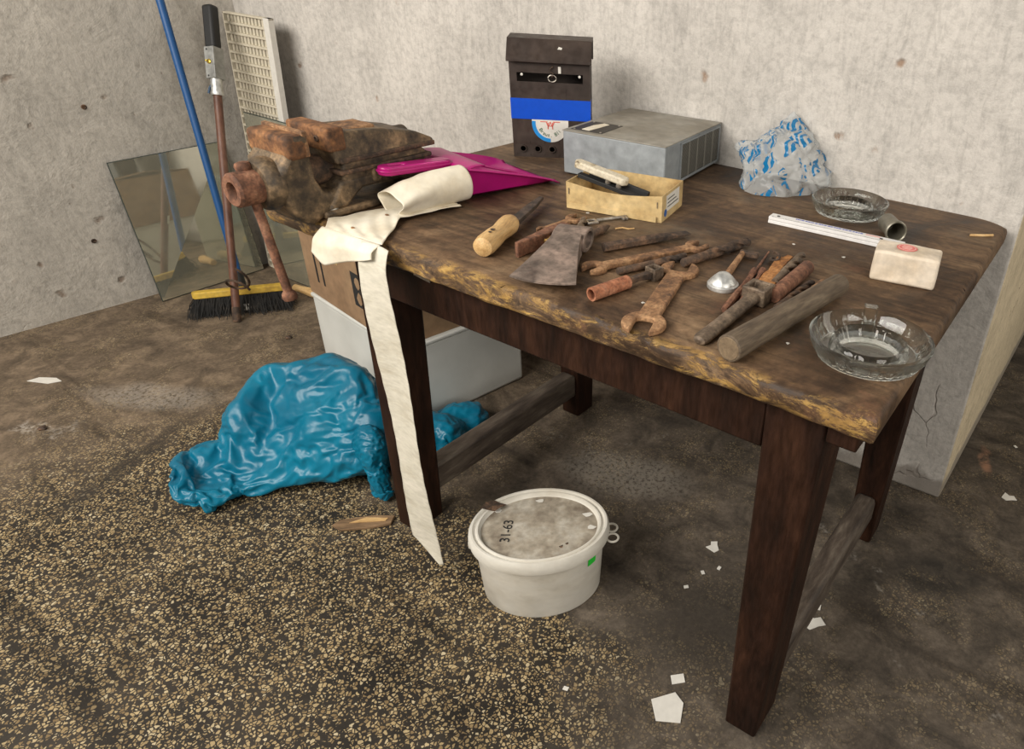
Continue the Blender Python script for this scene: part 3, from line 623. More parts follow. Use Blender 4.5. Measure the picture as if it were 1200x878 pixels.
# sheet lying on the bench under the roll, running over the front edge as a flap
pts_a = [(0.062, 0.045), (0.050, 0.00), (0.045, -0.05), (0.040, -0.09), (0.070, -0.13), (0.100, -0.170), (0.118, -0.195)]
pts_b = [(0.030, 0.050), (-0.010, 0.00), (-0.030, -0.05), (-0.046, -0.10), (-0.053, -0.14), (-0.062, -0.175), (-0.030, -0.205)]
def lerp_list(Ls, t):
    t = t * (len(Ls) - 1); i = min(int(t), len(Ls) - 2); f = t - i
    return Vector(Ls[i]).lerp(Vector(Ls[i + 1]), f)
def sheet(u, v):
    p = lerp_list(pts_a, u).lerp(lerp_list(pts_b, u), v)
    z = 0.0045 + 0.006 * max(0, noise.noise(Vector((p.x * 16, p.y * 16, 3)))) + 0.002 * math.sin(v * 9 + u * 14) ** 2 + 0.010 * math.sin(min(1, u * 1.1) * PI) * v * (1 - v) * 2
    if u > 0.93: z *= (1 - (u - 0.93) / 0.07 * 0.4)
    return Vector((p.x, p.y, z))
m = MB(); m.grid(sheet, 60, 40); sh = m.build('sheet', CREAM_PAPER, roll, solidify=0.0012)
for u_, v_ in ((0.88, 0.55), (0.55, 0.30)):
    m = MB(); c_ = sheet(u_, v_); m.poly([(c_.x + 0.005 * math.cos(a) * (1 if i % 2 else 0.6), c_.y + 0.003 * math.sin(a)) for i, a in enumerate([k * 0.9 for k in range(7)])], c_.z, c_.z + 0.0022); m.build('rust_stain', RUST_ORANGE, sh)
def flap(u, v):   # loose corner drooping over the edge, left of the long strip
    a = Vector((0.120, -0.2, 0.006)).lerp(Vector((-0.035, -0.207, 0.006)), v)
    drop = u * (0.062 * (0.35 + 0.9 * v) if v < 0.85 else 0.062 * (1.115 - 2.5 * (v - 0.85)))
    return a + Vector((0.0 - 0.012 * u * v, -0.018 * math.sin(min(1, u * 2) * PI / 2) - 0.006 * math.sin(v * 7 + 1) * u, -drop))
m = MB(); m.grid(flap, 16, 30); m.build('flap', CREAM_PAPER, roll, solidify=0.0012)
def strip(u, v):   # long narrow strip hanging almost to the floor, ending in a torn point
    zt = T + 0.008 - T; z = 0.006 - u * (0.748)
    xl = 0.078 + (0.098 - 0.078) * u; xr = 0.154 + (0.178 - 0.154) * u
    if u > 0.93: xl = xl + (xr - 0.006 - xl) * ((u - 0.93) / 0.07) ** 0.8
    x = xl + (xr - xl) * v
    jag = 0.0006 * math.sin(u * 90) * (1 if v > 0.97 or v < 0.03 else 0)
    y = -0.200 - 0.018 * (1 - math.exp(-u * 30)) - 0.004 * math.sin(u * 9 + v * 2) - 0.006 * (v - 0.5) ** 2 * 4 * (1 - u)
    return Vector((x + jag, y, z))
STRIP = mottled('crepe_strip', [(0.50, 0.45, 0.35), (0.60, 0.56, 0.46), (0.66, 0.61, 0.51)], 12, 0.9, 0, 0.5, 0.002, (1, 1, 3), fine=0.18)
m = MB(); m.grid(strip, 170, 14); m.build('hanging_strip', STRIP, roll, solidify=0.001)

# ------------------------------------------------------------------ tools on the bench
def lying(name, label, cat, a, b, z=0, group=None):
    loc, rz, ln = between((a[0], a[1], T + z), (b[0], b[1], T + z))
    return thing(name, label, cat, loc, rz, group), ln
def jaw_outline(cx, R, s, th, w, sgn):
    """open end of a spanner centred at (cx, 0); sgn +1 opens to +x; returns points from -w side to +w side"""
    pts = []; d = math.asin(min(0.95, w / R)); al = math.asin(s / R)
    a0 = -(PI - d); a1 = th - al; a2 = th + al; a3 = PI - d
    for i in range(11): a = a0 + (a1 - a0) * i / 10; pts.append((R * math.cos(a), R * math.sin(a)))
    def rot(x, y): return (x * math.cos(th) - y * math.sin(th), x * math.sin(th) + y * math.cos(th))
    for i in range(7):
        a = -PI / 2 - PI * i / 6
        pts.append(rot(-0.25 * R + 0.35 * s * math.cos(a) + 0.0, s * -math.sin(-a) if False else s * math.sin(a)))
    for i in range(11): a = a2 + (a3 - a2) * i / 10; pts.append((R * math.cos(a), R * math.sin(a)))
    return [(cx + sgn * x, sgn * y) for x, y in pts]
def spanner(t, ln, h1, h2, w, th, mat, a1=0.26, a2=0.26, dz=0.0):
    """open-ended spanner from x=0 to ln; h1,h2 = (R, slot half width) or None"""
    m = MB(); R1, s1 = h1; R2, s2 = h2
    right = jaw_outline(ln - R2 * 0.75, R2, s2, a2, w, 1)
    left = jaw_outline(R1 * 0.75, R1, s1, a1, w, -1)
    m.poly(right + left, 0, th)
    return m.build('forged_body', mat, t, bevel=th * 0.22, seg=2, loc=(0, 0, dz))
TG = 'old tools spread on the bench'

t, ln = lying('rasp', 'wood rasp with bulbous pale wooden handle and dark blade', 'rasp', (2.094, -0.935), (1.972, -0.640), 0.0)
m = MB(); HL = ln * 0.46
m.lathe([(0.0, 0.0), (0.010, 0.001), (0.0175, 0.006), (0.0195, 0.02), (0.0185, HL * 0.4), (0.0165, HL * 0.55), (0.0190, HL * 0.75), (0.0195, HL * 0.88), (0.0160, HL * 0.97), (0.011, HL)], 24, M=Matrix.Translation((0, 0, 0.0195)) @ Matrix.Rotation(PI / 2, 4, 'Y')); m.build('handle', WOOD_LIGHT, t)
m = MB(); m.loft([[(x, -w_, 0.016 - h_), (x, w_, 0.016 - h_), (x, w_, 0.016 + h_), (x, -w_, 0.016 + h_)] for x, w_, h_ in ((HL - 0.005, 0.007, 0.004), (HL + 0.012, 0.011, 0.0045), (ln * 0.8, 0.0095, 0.004), (ln - 0.004, 0.0045, 0.0035))]).build('blade', rust('blade_dark', [(0.022, 0.016, 0.012), (0.045, 0.030, 0.022), (0.075, 0.05, 0.036)]), t, bevel=0.0008)
for x, r in ((0.035, 0.0045), (0.022, 0.003)):
    m = MB(); m.lathe([(r, 0), (r, 0.001), (0, 0.0012)], 12); m.build('knot', RUST_DARK, t, loc=(x + 0.012, -0.004, 0.0385))

def axe_head(t, mat, edge_w, length, eye_l, thick, pollw):
    """blade in plan: flared edge at x=0, eye and poll at x=length"""
    m = MB(); rs = []
    for k in range(13):
        s = k / 12; x = s * (length - eye_l)
        w = edge_w / 2 * (1 - s) ** 1.25 + pollw / 2 * (1 - (1 - s) ** 1.25)
        th = 0.0012 + (thick * 0.5) * s ** 1.1
        off = -0.010 * (1 - s)
        rs.append([(x - 0.010 * (1 - s) * math.cos(q * PI) ** 2 * 0 + 0.012 * (1 - s) * (q * 2 - 1) ** 2, (q * 2 - 1) * w + off, sgn * th) for sgn, q in [(-1, i / 8) for i in range(9)] + [(1, 1 - i / 8) for i in range(9)]])
    m.loft(rs)
    b = m.build('blade', mat, t, loc=(0, 0, thick * 0.5 + 0.0006))
    m = MB(); x0 = length - eye_l - 0.004; n = 24; o_, i_ = [], []
    for i in range(n):
        a = 2 * PI * i / n; o_.append((x0 + eye_l / 2 + (eye_l / 2 + 0.006) * math.cos(a), (thick * 0.5 + 0.001) * math.copysign(abs(math.sin(a)) ** 0.7, math.sin(a))))
        i_.append((x0 + eye_l / 2 + eye_l * 0.40 * math.cos(a), (thick * 0.5 - 0.0045) * math.sin(a)))
    Mx = Matrix(((1, 0, 0, 0), (0, 0, 1, 0), (0, 1, 0, 0), (0, 0, 0, 1)))
    m.frame(o_, i_, -pollw / 2 - 0.006, pollw / 2 + 0.006, Mx)
    m.build('eye', mat, t, bevel=0.0015, loc=(0, 0, thick * 0.5 + 0.0006))
    return b
AXE = rust('axe_steel', [(0.075, 0.052, 0.042), (0.150, 0.115, 0.094), (0.23, 0.170, 0.138)], 16, 0.3, 0.6, 0.35)
t, ln = lying('axe_head', 'large axe head with flared edge and empty eye lying at the bench edge', 'axe head', (2.262, -0.985), (2.175, -0.775))
axe_head(t, AXE, 0.112, ln + 0.016, 0.060, 0.038, 0.050)
t, ln = lying('hatchet_head', 'narrow rusty hatchet head standing on its side with splintered wood in the eye', 'hatchet head', (2.137, -0.893), (2.125, -0.742))
m = MB(); rs = []
for s in [i / 12 for i in range(13)]:
    x = s * ln; th = 0.004 + 0.011 * min(1, s * 1.4) - 0.004 * max(0, s - 0.75) * 4; hh = 0.029 - 0.006 * s
    rs.append([(x, -th, 0.0), (x, th, 0.0), (x, th * 0.9, hh), (x, -th * 0.9, hh)])
m.loft(rs); m.build('wedge_body', RUST_RED, t, bevel=0.002)
m = MB()
for i in range(16): 
    x = ln * 0.55 + random.uniform(-0.018, 0.018); z = 0.010 + random.uniform(-0.005, 0.008); M_ = Matrix.Translation((x, -0.014, z)) @ Euler((random.uniform(-1, 1), random.uniform(-1, 1), random.uniform(-1, 1))).to_matrix().to_4x4()
    m.box(-0.004, 0.004, -0.003, 0.003, -0.002, 0.002, M_)
m.build('wood_splinters', mottled('raw_splinters', [(0.25, 0.13, 0.03), (0.55, 0.33, 0.10), (0.7, 0.5, 0.2)], 60, 0.8), t, kind='stuff')
t, ln = lying('open_spanner', 'small orange-rusted open spanner behind the hatchet head', 'wrench', (2.085, -0.775), (2.092, -0.655))
spanner(t, ln, (0.014, 0.006), (0.022, 0.009), 0.008, 0.008, RUST_ORANGE, 0.2, 0.25)

def twist_drill(t, ln, r, shank, turns, mat, mat2=None):
    """round shank followed by a fluted, twisted body"""
    m = MB(); M_ = Matrix.Translation((0, 0, r)) @ Matrix.Rotation(PI / 2, 4, 'Y')
    if shank > 0:
        m.lathe([(r * 0.72, 0), (r * 0.86, 0.002), (r * 0.90, shank)], 16, M=M_, cap0=True, cap1=True); m.build('shank', mat2 or mat, t)
    m = MB(); rs = []; n = 20; K = int(30 * max(1, turns))
    for k in range(K + 1):
        s = k / K; z = shank + (ln - shank) * s; ring = []; tip = 1 if s < 0.93 else max(0.08, (1 - s) / 0.07)
        for i in range(n):
            a = 2 * PI * i / n; f = 1 - 0.62 * max(0, math.cos(2 * a)) ** 1.6
            aa = a + turns * 2 * PI * s
            ring.append(M_ @ Vector((r * f * tip * math.cos(aa), r * f * tip * math.sin(aa), z)))
        rs.append(ring)
    m.loft(rs); return m.build('flutes', mat, t, angle=50)
t, ln = lying('drill_bit', 'short dark twist drill beside the key, behind the axe eye', 'drill bit', (2.150, -0.742), (2.110, -0.668)); twist_drill(t, ln, 0.007, 0.012, 1.3, RUST_GREY)
t, ln = lying('taper_punch', 'short tapered steel punch between the axe head and the key', 'punch', (2.180, -0.745), (2.174, -0.668))
m = MB(); m.lathe([(0.0065, 0), (0.0065, ln * 0.5), (0.0085, ln * 0.55), (0.0070, ln * 0.75), (0.0015, ln)], 12, M=Matrix.Translation((0, 0, 0.0085)) @ Matrix.Rotation(PI / 2, 4, 'Y'), cap0=True, cap1=True); m.build('shaft', RUST_DARK, t)
t, ln = lying('key', 'old steel key with square bow in front of the card box', 'key', (2.118, -0.674), (2.160, -0.594))
m = MB(); sq = [(-0.002, 0), (0.012, -0.0125), (0.026, 0), (0.012, 0.0125)]
m.frame([(0.0, -0.011), (0.024, -0.011), (0.024, 0.011), (0.0, 0.011)], [(0.005, -0.006), (0.019, -0.006), (0.019, 0.006), (0.005, 0.006)], 0.001, 0.006); m.build('bow', STEEL, t, bevel=0.001)
m = MB(); m.tube([(0.024, 0, 0.0045), (0.05, 0, 0.0045), (ln, 0, 0.0045)], 0.0036, 12); m.build('shaft', STEEL, t)
m = MB(); m.box(ln - 0.013, ln - 0.008, -0.013, -0.003, 0.002, 0.007); m.box(ln - 0.006, ln - 0.001, -0.013, -0.003, 0.002, 0.007); m.build('bit', STEEL, t, bevel=0.0005)
tw = MB(); tw.tube([(2.183, -0.662, T + 0.002), (2.192, -0.650, T + 0.003), (2.203, -0.646, T + 0.002), (2.211, -0.636, T + 0.002)], 0.0016, 6)
tag(tw.build('twig', WOOD_LIGHT), 'tiny brown twig lying by the punch point', 'twig')

t, ln = lying('flat_chisel', 'thick rusty cold chisel bar with hexagonal shank, lying behind the spanner', 'chisel', (2.238, -0.772), (2.318, -0.602))
m = MB(); m.loft([[(x, w_ * math.cos(a), 0.0095 + h_ * math.sin(a)) for a in [2 * PI * (i + .5) / 6 for i in range(6)]] for x, w_, h_ in ((0, 0.0105, 0.0095), (ln * 0.62, 0.0105, 0.0095), (ln * 0.8, 0.0115, 0.006), (ln, 0.0125, 0.0015))]); m.build('bar', RUST_DARK, t, bevel=0.001)
t, ln = lying('double_spanner', 'long rusty double open-ended spanner lying among chisel and drill bits', 'wrench', (2.272, -0.868), (2.372, -0.632))
spanner(t, ln, (0.023, 0.009), (0.023, 0.009), 0.0095, 0.011, RUST_ORANGE, 0.3, 0.3)
t, ln = lying('drill_bit', 'slim rusty drill bit with plain round shank between the spanner and the larger drill', 'drill bit', (2.322, -0.842), (2.378, -0.704)); twist_drill(t, ln, 0.0075, ln * 0.62, 0.8, RUST_DARK)
t, ln = lying('drill_bit', 'long thick twist drill with brown spiral flutes pointing at the folding rule', 'drill bit', (2.392, -0.742), (2.434, -0.560)); twist_drill(t, ln, 0.0095, ln * 0.36, 1.1, RUST_DARK)
t, ln = lying('socket_key', 'small square socket key with copper-red tube handle', 'socket key', (2.350, -0.950), (2.380, -0.806))
m = MB(); n = 20; M_ = Matrix.Translation((0, 0, 0.0115)) @ Matrix.Rotation(PI / 2, 4, 'Y')
m.lathe([(0.0085, 0.03), (0.0085, 0.0), (0.0115, 0.0), (0.0115, 0.078), (0.008, 0.080)], n, M=M_, cap1=True); m.build('tube_handle', rust('copper_red', [(0.16, 0.055, 0.028), (0.26, 0.10, 0.05), (0.33, 0.15, 0.085)], 40), t)
m = MB(); m.loft([[(x, -w_, z0), (x, w_, z0), (x, w_, z1), (x, -w_, z1)] for x, w_, z0, z1 in ((0.076, 0.006, 0.006, 0.016), (0.10, 0.0055, 0.008, 0.017), (ln - 0.018, 0.007, 0.004, 0.016))]); m.build('shank', RUST_DARK, t, bevel=0.0015)
m = MB(); s_ = 0.012; m.frame([(ln - 0.018, -s_), (ln + 0.004, -s_), (ln + 0.004, s_), (ln - 0.018, s_)], [(ln - 0.014, -0.008), (ln, -0.008), (ln, 0.008), (ln - 0.014, 0.008)], 0.0, 0.022); m.build('square_socket', RUST_GREY, t, bevel=0.001)
t, ln = lying('double_spanner', 'broad flat double open-ended spanner, orange with rust, reaching to the bench edge', 'wrench', (2.474, -0.995), (2.392, -0.740))
spanner(t, ln, (0.034, 0.0145), (0.034, 0.015), 0.0165, 0.010, RUST_ORANGE, 0.05, 0.05)
t = thing('domed_cap', 'shiny domed aluminium cap with stepped rim', 'cap', (2.490, -0.770, T))
m = MB(); m.lathe([(0.0255, 0.0), (0.027, 0.002), (0.027, 0.008), (0.0255, 0.0095), (0.0240, 0.0100), (0.0232, 0.0125), (0.0165, 0.0200), (0.0100, 0.0260), (0.0050, 0.0280), (0, 0.0285)], 40, cap0=True); m.build('dome', ALU, t, angle=25)
t, ln = lying('tap_wrench', 'small brown T-handled tool half hidden by the domed cap', 'tool', (2.478, -0.735), (2.452, -0.625))
m = MB(); m.tube([(0, 0, 0.007), (ln * 0.5, 0, 0.008), (ln, 0, 0.009)], lambda s: 0.0065 - 0.0015 * s, 12); m.build('shaft', RUST_ORANGE, t)
m = MB(); m.box(ln - 0.006, ln + 0.006, -0.030, 0.006, 0.002, 0.014); m.build('cross_head', RUST_DARK, t, bevel=0.003)
def punch(name, label, a, b, r0, r1, mat, z=0.0):
    t, ln = lying(name, label, 'punch', a, b, z)
    m = MB(); m.lathe([(r1 * 0.8, 0), (r1, 0.003), (r1, ln * 0.38), (r0, ln * 0.55), (r0 * 0.9, ln * 0.85), (r0 * 1.5, ln * 0.88), (r0 * 1.5, ln)], 8, M=Matrix.Translation((0, 0, max(r0 * 1.5, r1))) @ Matrix.Rotation(PI / 2, 4, 'Y'), cap0=True, cap1=True)
    m.build('shaft', mat, t)
punch('punch', 'thin reddish drift punch with its tip nearest the box spanner handle', (2.541, -0.856), (2.505, -0.680), 0.0042, 0.0062, RUST_RED)
punch('punch', 'stubby reddish punch lying between two thinner punches', (2.551, -0.815), (2.517, -0.672), 0.0042, 0.0068, RUST_RED)
t, ln = lying('steel_needle', 'long thin rusty spike next to the flat orange key', 'spike', (2.533, -0.790), (2.482, -0.575))
m = MB(); m.tube([(0, 0, 0.004), (ln * 0.5, 0, 0.006), (ln, 0, 0.003)], lambda s: 0.0038 - 0.0022 * s, 8); m.build('shaft', RUST_RED, t)
t, ln = lying('flat_key', 'flat orange-rusted plate key with notched head', 'tool', (2.552, -0.742), (2.522, -0.584))
m = MB(); m.poly([(0, -0.014), (0.008, -0.016), (0.065, -0.015), (0.085, -0.009), (0.115, -0.010), (ln, -0.014), (ln + 0.004, -0.002), (ln - 0.012, 0.004), (ln - 0.014, 0.014), (0.10, 0.013), (0.075, 0.012), (0.06, 0.016), (0.004, 0.015)], 0.003, 0.010); m.build('plate', rust('bright_rust', [(0.14, 0.055, 0.018), (0.28, 0.12, 0.035), (0.36, 0.17, 0.06)], 40), t, bevel=0.0015)
t, ln = lying('steel_clip', 'small dark bent metal clip behind the flat orange key', 'clip', (2.512, -0.612), (2.500, -0.590))
m = MB(); m.tube([(0.012 * math.cos(a), 0.008 * math.sin(a), 0.004 + 0.002 * a) for a in [i * 0.45 for i in range(16)]], 0.0025, 8); m.build('wire', RUST_DARK, t)
t, ln = lying('drill_bit', 'dark grey twist drill lying behind the dull red rod', 'drill bit', (2.560, -0.712), (2.545, -0.560)); twist_drill(t, ln, 0.009, 0.05, 1.5, RUST_GREY)
t, ln = lying('iron_rod', 'short dull red round iron rod among the drill bits', 'rod', (2.586, -0.772), (2.580, -0.614))
m = MB(); m.lathe([(0.0115, 0), (0.0130, 0.003), (0.0130, ln - 0.008), (0.0105, ln - 0.002), (0.006, ln)], 20, M=Matrix.Translation((0, 0, 0.0130)) @ Matrix.Rotation(PI / 2, 4, 'Y'), cap0=True, cap1=True); m.build('shaft', RUST_RED, t)
t, ln = lying('drill_bit', 'brown twist drill squeezed between the red rod and the round stick', 'drill bit', (2.604, -0.800), (2.609, -0.660)); twist_drill(t, ln, 0.0070, ln * 0.35, 1.6, RUST_DARK)
t, ln = lying('drill_bit', 'rounded orange drill shank touching the round stick', 'drill bit', (2.6235, -0.772), (2.6265, -0.652))
m = MB(); m.lathe([(0.002, ln), (0.006, ln - 0.001), (0.0075, ln - 0.006), (0.0075, ln * 0.5)], 16, M=Matrix.Translation((0, 0, 0.008)) @ Matrix.Rotation(PI / 2, 4, 'Y'), cap0=True, cap1=True); m.build('shank', RUST_ORANGE, t)
o = twist_drill(t, ln * 0.52, 0.0072, 0.0, 1.2, RUST_DARK)
t, ln = lying('box_spanner', 'long brown box spanner with square ring head and rounded handle end', 'wrench', (2.562, -0.972), (2.562, -0.762))
m = MB(); m.loft([[(x, w_ * math.cos(a), zc + h_ * math.sin(a)) for a in [2 * PI * i / 16 for i in range(16)]] for x, w_, h_, zc in ((0, 0.004, 0.003, 0.0075), (0.003, 0.010, 0.0065, 0.0075), (0.012, 0.0135, 0.0075, 0.0075), (0.06, 0.0125, 0.0075, 0.009), (ln - 0.055, 0.012, 0.009, 0.013), (ln - 0.036, 0.015, 0.010, 0.016))]); m.build('handle', RUST_GREY, t)
s_ = 0.0205; m = MB(); m.frame([(ln - 0.040, -s_), (ln, -s_), (ln, s_), (ln - 0.040, s_)], [(ln - 0.033, -0.0135), (ln - 0.006, -0.0135), (ln - 0.006, 0.0135), (ln - 0.033, 0.0135)], 0.001, 0.030); m.build('square_ring', RUST_GREY, t, bevel=0.002)
t, ln = lying('round_stick', 'thick weathered round wooden stick at the front of the tool pile', 'stick', (2.618, -0.985), (2.660, -0.672))
m = MB(); K = 24; R0 = 0.0205
m.loft([[(s * ln, (R0 - 0.002 * s) * (1 + 0.03 * nz((s * 6, math.cos(2 * PI * i / 24), math.sin(2 * PI * i / 24)), 1.5)) * math.cos(2 * PI * i / 24), R0 + (R0 - 0.002 * s) * (1 + 0.03 * nz((s * 6, math.cos(2 * PI * i / 24), math.sin(2 * PI * i / 24)), 1.5)) * math.sin(2 * PI * i / 24)) for i in range(24)] for s in [k / K for k in range(K + 1)]]); m.build('shaft', WOOD_GREY, t, bevel=0.002)
o = MB(); o.lathe([(0.0175, 0), (0.0165, 0.0012), (0, 0.0015)], 24, M=Matrix.Translation((0, 0, R0)) @ Matrix.Rotation(-PI / 2, 4, 'Y')); o.build('cut_end', mottled('sawn_end', [(0.14, 0.095, 0.055), (0.24, 0.17, 0.10)], 60, 0.85), t)

# ------------------------------------------------------------------ printed plastic bag
def printed_film():
    m, nt, b = newmat('printed_film'); v = coords(nt)
    v2 = mapping(nt, v, (1, 1, 1), (0.3, 0.5, 0.4))
    w = N(nt, 'ShaderNodeTexWave', wave_type='BANDS', bands_direction='X', inp={'Scale': 30.0, 'Distortion': 3.0, 'Detail': 1.0, 'Detail Scale': 1.2}); L(nt, v2, w.inputs['Vector'])
    stripes = sstep(nt, w.outputs['Fac'], 0.30, 0.42)
    ch = N(nt, 'ShaderNodeTexVoronoi', feature='F1', distance='CHEBYCHEV', inp={'Scale': 24, 'Randomness': 0.55}); L(nt, mapping(nt, v, (1.3, 1, 0.8), (0.2, 0.7, 0.2)), ch.inputs['Vector'])
    sc = N(nt, 'ShaderNodeSeparateXYZ'); L(nt, ch.outputs['Color'], sc.inputs[0])
    block = math_n(nt, 'MULTIPLY', sstep(nt, ch.outputs['Distance'], 0.40, 0.43, True), math_n(nt, 'GREATER_THAN', sc.outputs[0], 0.25))
    ring = math_n(nt, 'MULTIPLY', sstep(nt, ch.outputs['Distance'], 0.12, 0.15), math_n(nt, 'GREATER_THAN', sc.outputs[1], 0.5))
    ink = math_n(nt, 'MULTIPLY', block, math_n(nt, 'MAXIMUM', stripes, math_n(nt, 'MULTIPLY', ring, 0.3)))
    letters = N(nt, 'ShaderNodeTexNoise', inp={'Scale': 130, 'Detail': 1}); L(nt, v, letters.inputs['Vector'])
    out = nt.nodes['Material Output']
    tr = N(nt, 'ShaderNodeBsdfTransparent'); tr.inputs[0].default_value = (0.93, 0.95, 0.96, 1)
    L(nt, mix(nt, ink, (0.70, 0.71, 0.70), (0.004, 0.15, 0.34)), b.inputs['Base Color'])
    b.inputs['Roughness'].default_value = 0.22
    al = math_n(nt, 'MAXIMUM', math_n(nt, 'MULTIPLY', ink, 0.95), 0.34)
    ms = N(nt, 'ShaderNodeMixShader'); L(nt, al, ms.inputs[0]); L(nt, tr.outputs[0], ms.inputs[1]); L(nt, b.outputs[0], ms.inputs[2]); L(nt, ms.outputs[0], out.inputs['Surface'])
    return m
pb = thing('plastic_bag', 'crumpled clear plastic bag with blue printed stripes against the wall', 'bag', (2.315, -0.135, T))
from mathutils.noise import voronoi
def crumple(p, s, seed):
    q = Vector((p[0] * s + seed, p[1] * s, p[2] * s)); q += Vector((noise.noise(q * 0.7), noise.noise(q * 0.7 + Vector((5, 0, 0))), noise.noise(q * 0.7 + Vector((0, 5, 0))))) * 0.5
    d = voronoi(q)[0]; return d[1] - d[0]
def bagpt(u, v):
    # a fan-shaped wrapper: crest line rising to a peak, folds spreading at the foot
    a = 2 * PI * v; h = u
    peak = Vector((-0.030, 0.060, 0.165)); 
    foot = Vector((0.088 * math.cos(a), 0.085 * math.sin(a) + 0.0, 0.002))
    foot = foot + Vector((0.03, 0.05, 0)) * math.sin(a) * 0.8
    p = foot.lerp(peak, h ** 0.9)
    bulge = math.sin(h * PI) ** 0.8 * 0.022
    p += Vector((math.cos(a), math.sin(a) * 0.6, 0.15)) * bulge
    left = max(0, -math.cos(a)) ** 2 * math.exp(-((h - 0.33) / 0.15) ** 2) * 0.055
    p += Vector((-1, -0.3, 0.15)) * left
    k = (crumple(p, 16, 2.0) - 0.25) * 0.034 + crumple(p, 42, 8) * 0.008
    return p + Vector((math.cos(a), math.sin(a), 0.2)) * k * min(1, (1 - h) * 4) * 1.0 + Vector((0, 0, 0))
m = MB(); m.grid(bagpt, 70, 130)
m.warp(lambda p: Vector((p.x, min(p.y, 0.085 - 0.0), max(p.z, 0.0012))))
m.build('film', printed_film(), pb, angle=60)

# ------------------------------------------------------------------ glass ashtrays
def glass():
    m, nt, b = newmat('clear_glass'); out = nt.nodes['Material Output']
    b.inputs['Base Color'].default_value = (0.93, 0.97, 0.95, 1); b.inputs['Roughness'].default_value = 0.02
    b.inputs['Transmission Weight'].default_value = 1.0; b.inputs['IOR'].default_value = 1.45
    tr = N(nt, 'ShaderNodeBsdfTransparent'); tr.inputs[0].default_value = (0.92, 0.95, 0.93, 1)
    n = noise_tex(nt, coords(nt), 8, 2)
    ms = N(nt, 'ShaderNodeMixShader'); L(nt, ramp(nt, n, [(0.0, 0.82), (1.0, 0.90)]), ms.inputs[0])
    L(nt, tr.outputs[0], ms.inputs[1]); L(nt, b.outputs[0], ms.inputs[2]); L(nt, ms.outputs[0], out.inputs['Surface'])
    return m
GLASS = glass()
def ashtray(loc, label, R, rz, tab=True):
    t = thing('glass_ashtray', label, 'ashtray', loc, rz); k = R / 0.085
    prof = [(0.0, 0.006), (0.034, 0.006), (0.041, 0.010), (0.046, 0.025), (0.0495, 0.0285), (0.053, 0.0255), (0.057, 0.009), (0.066, 0.009), (0.076, 0.022), (0.0800, 0.0355), (0.0835, 0.0390), (0.0875, 0.0365), (0.085, 0.024), (0.080, 0.014), (0.077, 0.010), (0.075, 0.002), (0.070, 0.0), (0.05, 0.0015), (0.0, 0.0015)]
    def mod(a, r, z, i):
        if i in (13, 14): return 1 + 0.014 * (1 if math.cos(a * 36) > 0 else -1)
        if i in (3, 5): return 1 + 0.02 * math.cos(a * 22)
        return 1
    m = MB(); m.lathe([(r * k, z * k * 0.84) for r, z in prof], 144, mod=mod); m.build('dish', GLASS, t, angle=45)
    if tab:
        m = MB(); m.frame([(-0.010, 0), (0.010, 0), (0.010, 0.030), (-0.010, 0.030)], [(-0.0085, 0.0015), (0.0085, 0.0015), (0.0085, 0.0285), (-0.0085, 0.0285)], 0, 0.012, Matrix(((1, 0, 0, 0), (0, 0, 1, R - 0.012), (0, 1, 0, 0.012), (0, 0, 0, 1))))
        m.build('cigarette_rest', GLASS, t)
    return t
ashtray((2.772, -0.842, T), 'round clear glass ashtray with cigarette rest standing at the bench corner', 0.086, math.radians(20))
ashtray((2.512, -0.230, T), 'round clear glass ashtray beside the printed plastic bag and folding rule', 0.083, 0.4, False)

# ------------------------------------------------------------------ folding rule, metal cup, soap
t, ln = lying('folding_rule', 'white folding rule with fine scale and blue print, end under the soap block', 'ruler', (2.402, -0.405), (2.690, -0.388))
m = MB()
for i in range(2): m.box(0, ln * (1.0 if i == 0 else 0.985), -0.013 + i * 0.001, 0.013, 0.0005 + i * 0.0075, 0.0075 + i * 0.0075)
m.build('blades', plain('rule_white', (0.74, 0.72, 0.70), 0.5), t, bevel=0.001)
m = MB()
for i in range(96):
    x = 0.008 + i * 0.00285; lg = 0.006 if i % 10 == 0 else (0.0045 if i % 5 == 0 else 0.003)
    m.box(x, x + 0.0006, -0.012, -0.012 + lg, 0.0150, 0.0153)
m.build('scale_marks', INK, t)
m = MB(); rb = random.Random(4); x = 0.055
while x < 0.195:
    wd = rb.uniform(0.002, 0.006); m.box(x, x + wd, 0.003, 0.0085, 0.0150, 0.0153); x += wd + rb.uniform(0.0008, 0.003)
m.build('blue_print', plain('blue_print_ink', (0.10, 0.13, 0.42), 0.6), t)
m = MB(); m.box(0.205, 0.235, 0.004, 0.008, 0.0150, 0.0153); m.build('red_print', plain('red_print_ink', (0.65, 0.28, 0.24), 0.6), t)
for x in (0.018, ln - 0.05):
    m = MB(); m.lathe([(0.0035, 0), (0.0035, 0.0005), (0, 0.0006)], 12, cap0=True); m.build('rivet', BLACK, t, loc=(x, 0, 0.0150))
t, ln = lying('metal_cup', 'small dull metal cup lying on its side beside the ashtray, open end to the room', 'cup', (2.618, -0.296), (2.662, -0.356), 0.021)
m = MB(); m.lathe([(0.0, 0.001), (0.017, 0.0), (0.019, 0.003), (0.0195, 0.056), (0.0225, 0.058), (0.0225, 0.064), (0.0205, 0.066), (0.0185, 0.064), (0.0178, 0.006), (0.0, 0.005)], 32, M=Matrix.Rotation(PI / 2, 4, 'Y')); m.build('shell', mottled('tarnished_zinc', [(0.12, 0.105, 0.075), (0.20, 0.18, 0.135), (0.28, 0.26, 0.21)], 20, 0.42, 0.5, 0.1, 0.001), t)
a = Vector((2.679, -0.572)); b_ = Vector((2.786, -0.553))
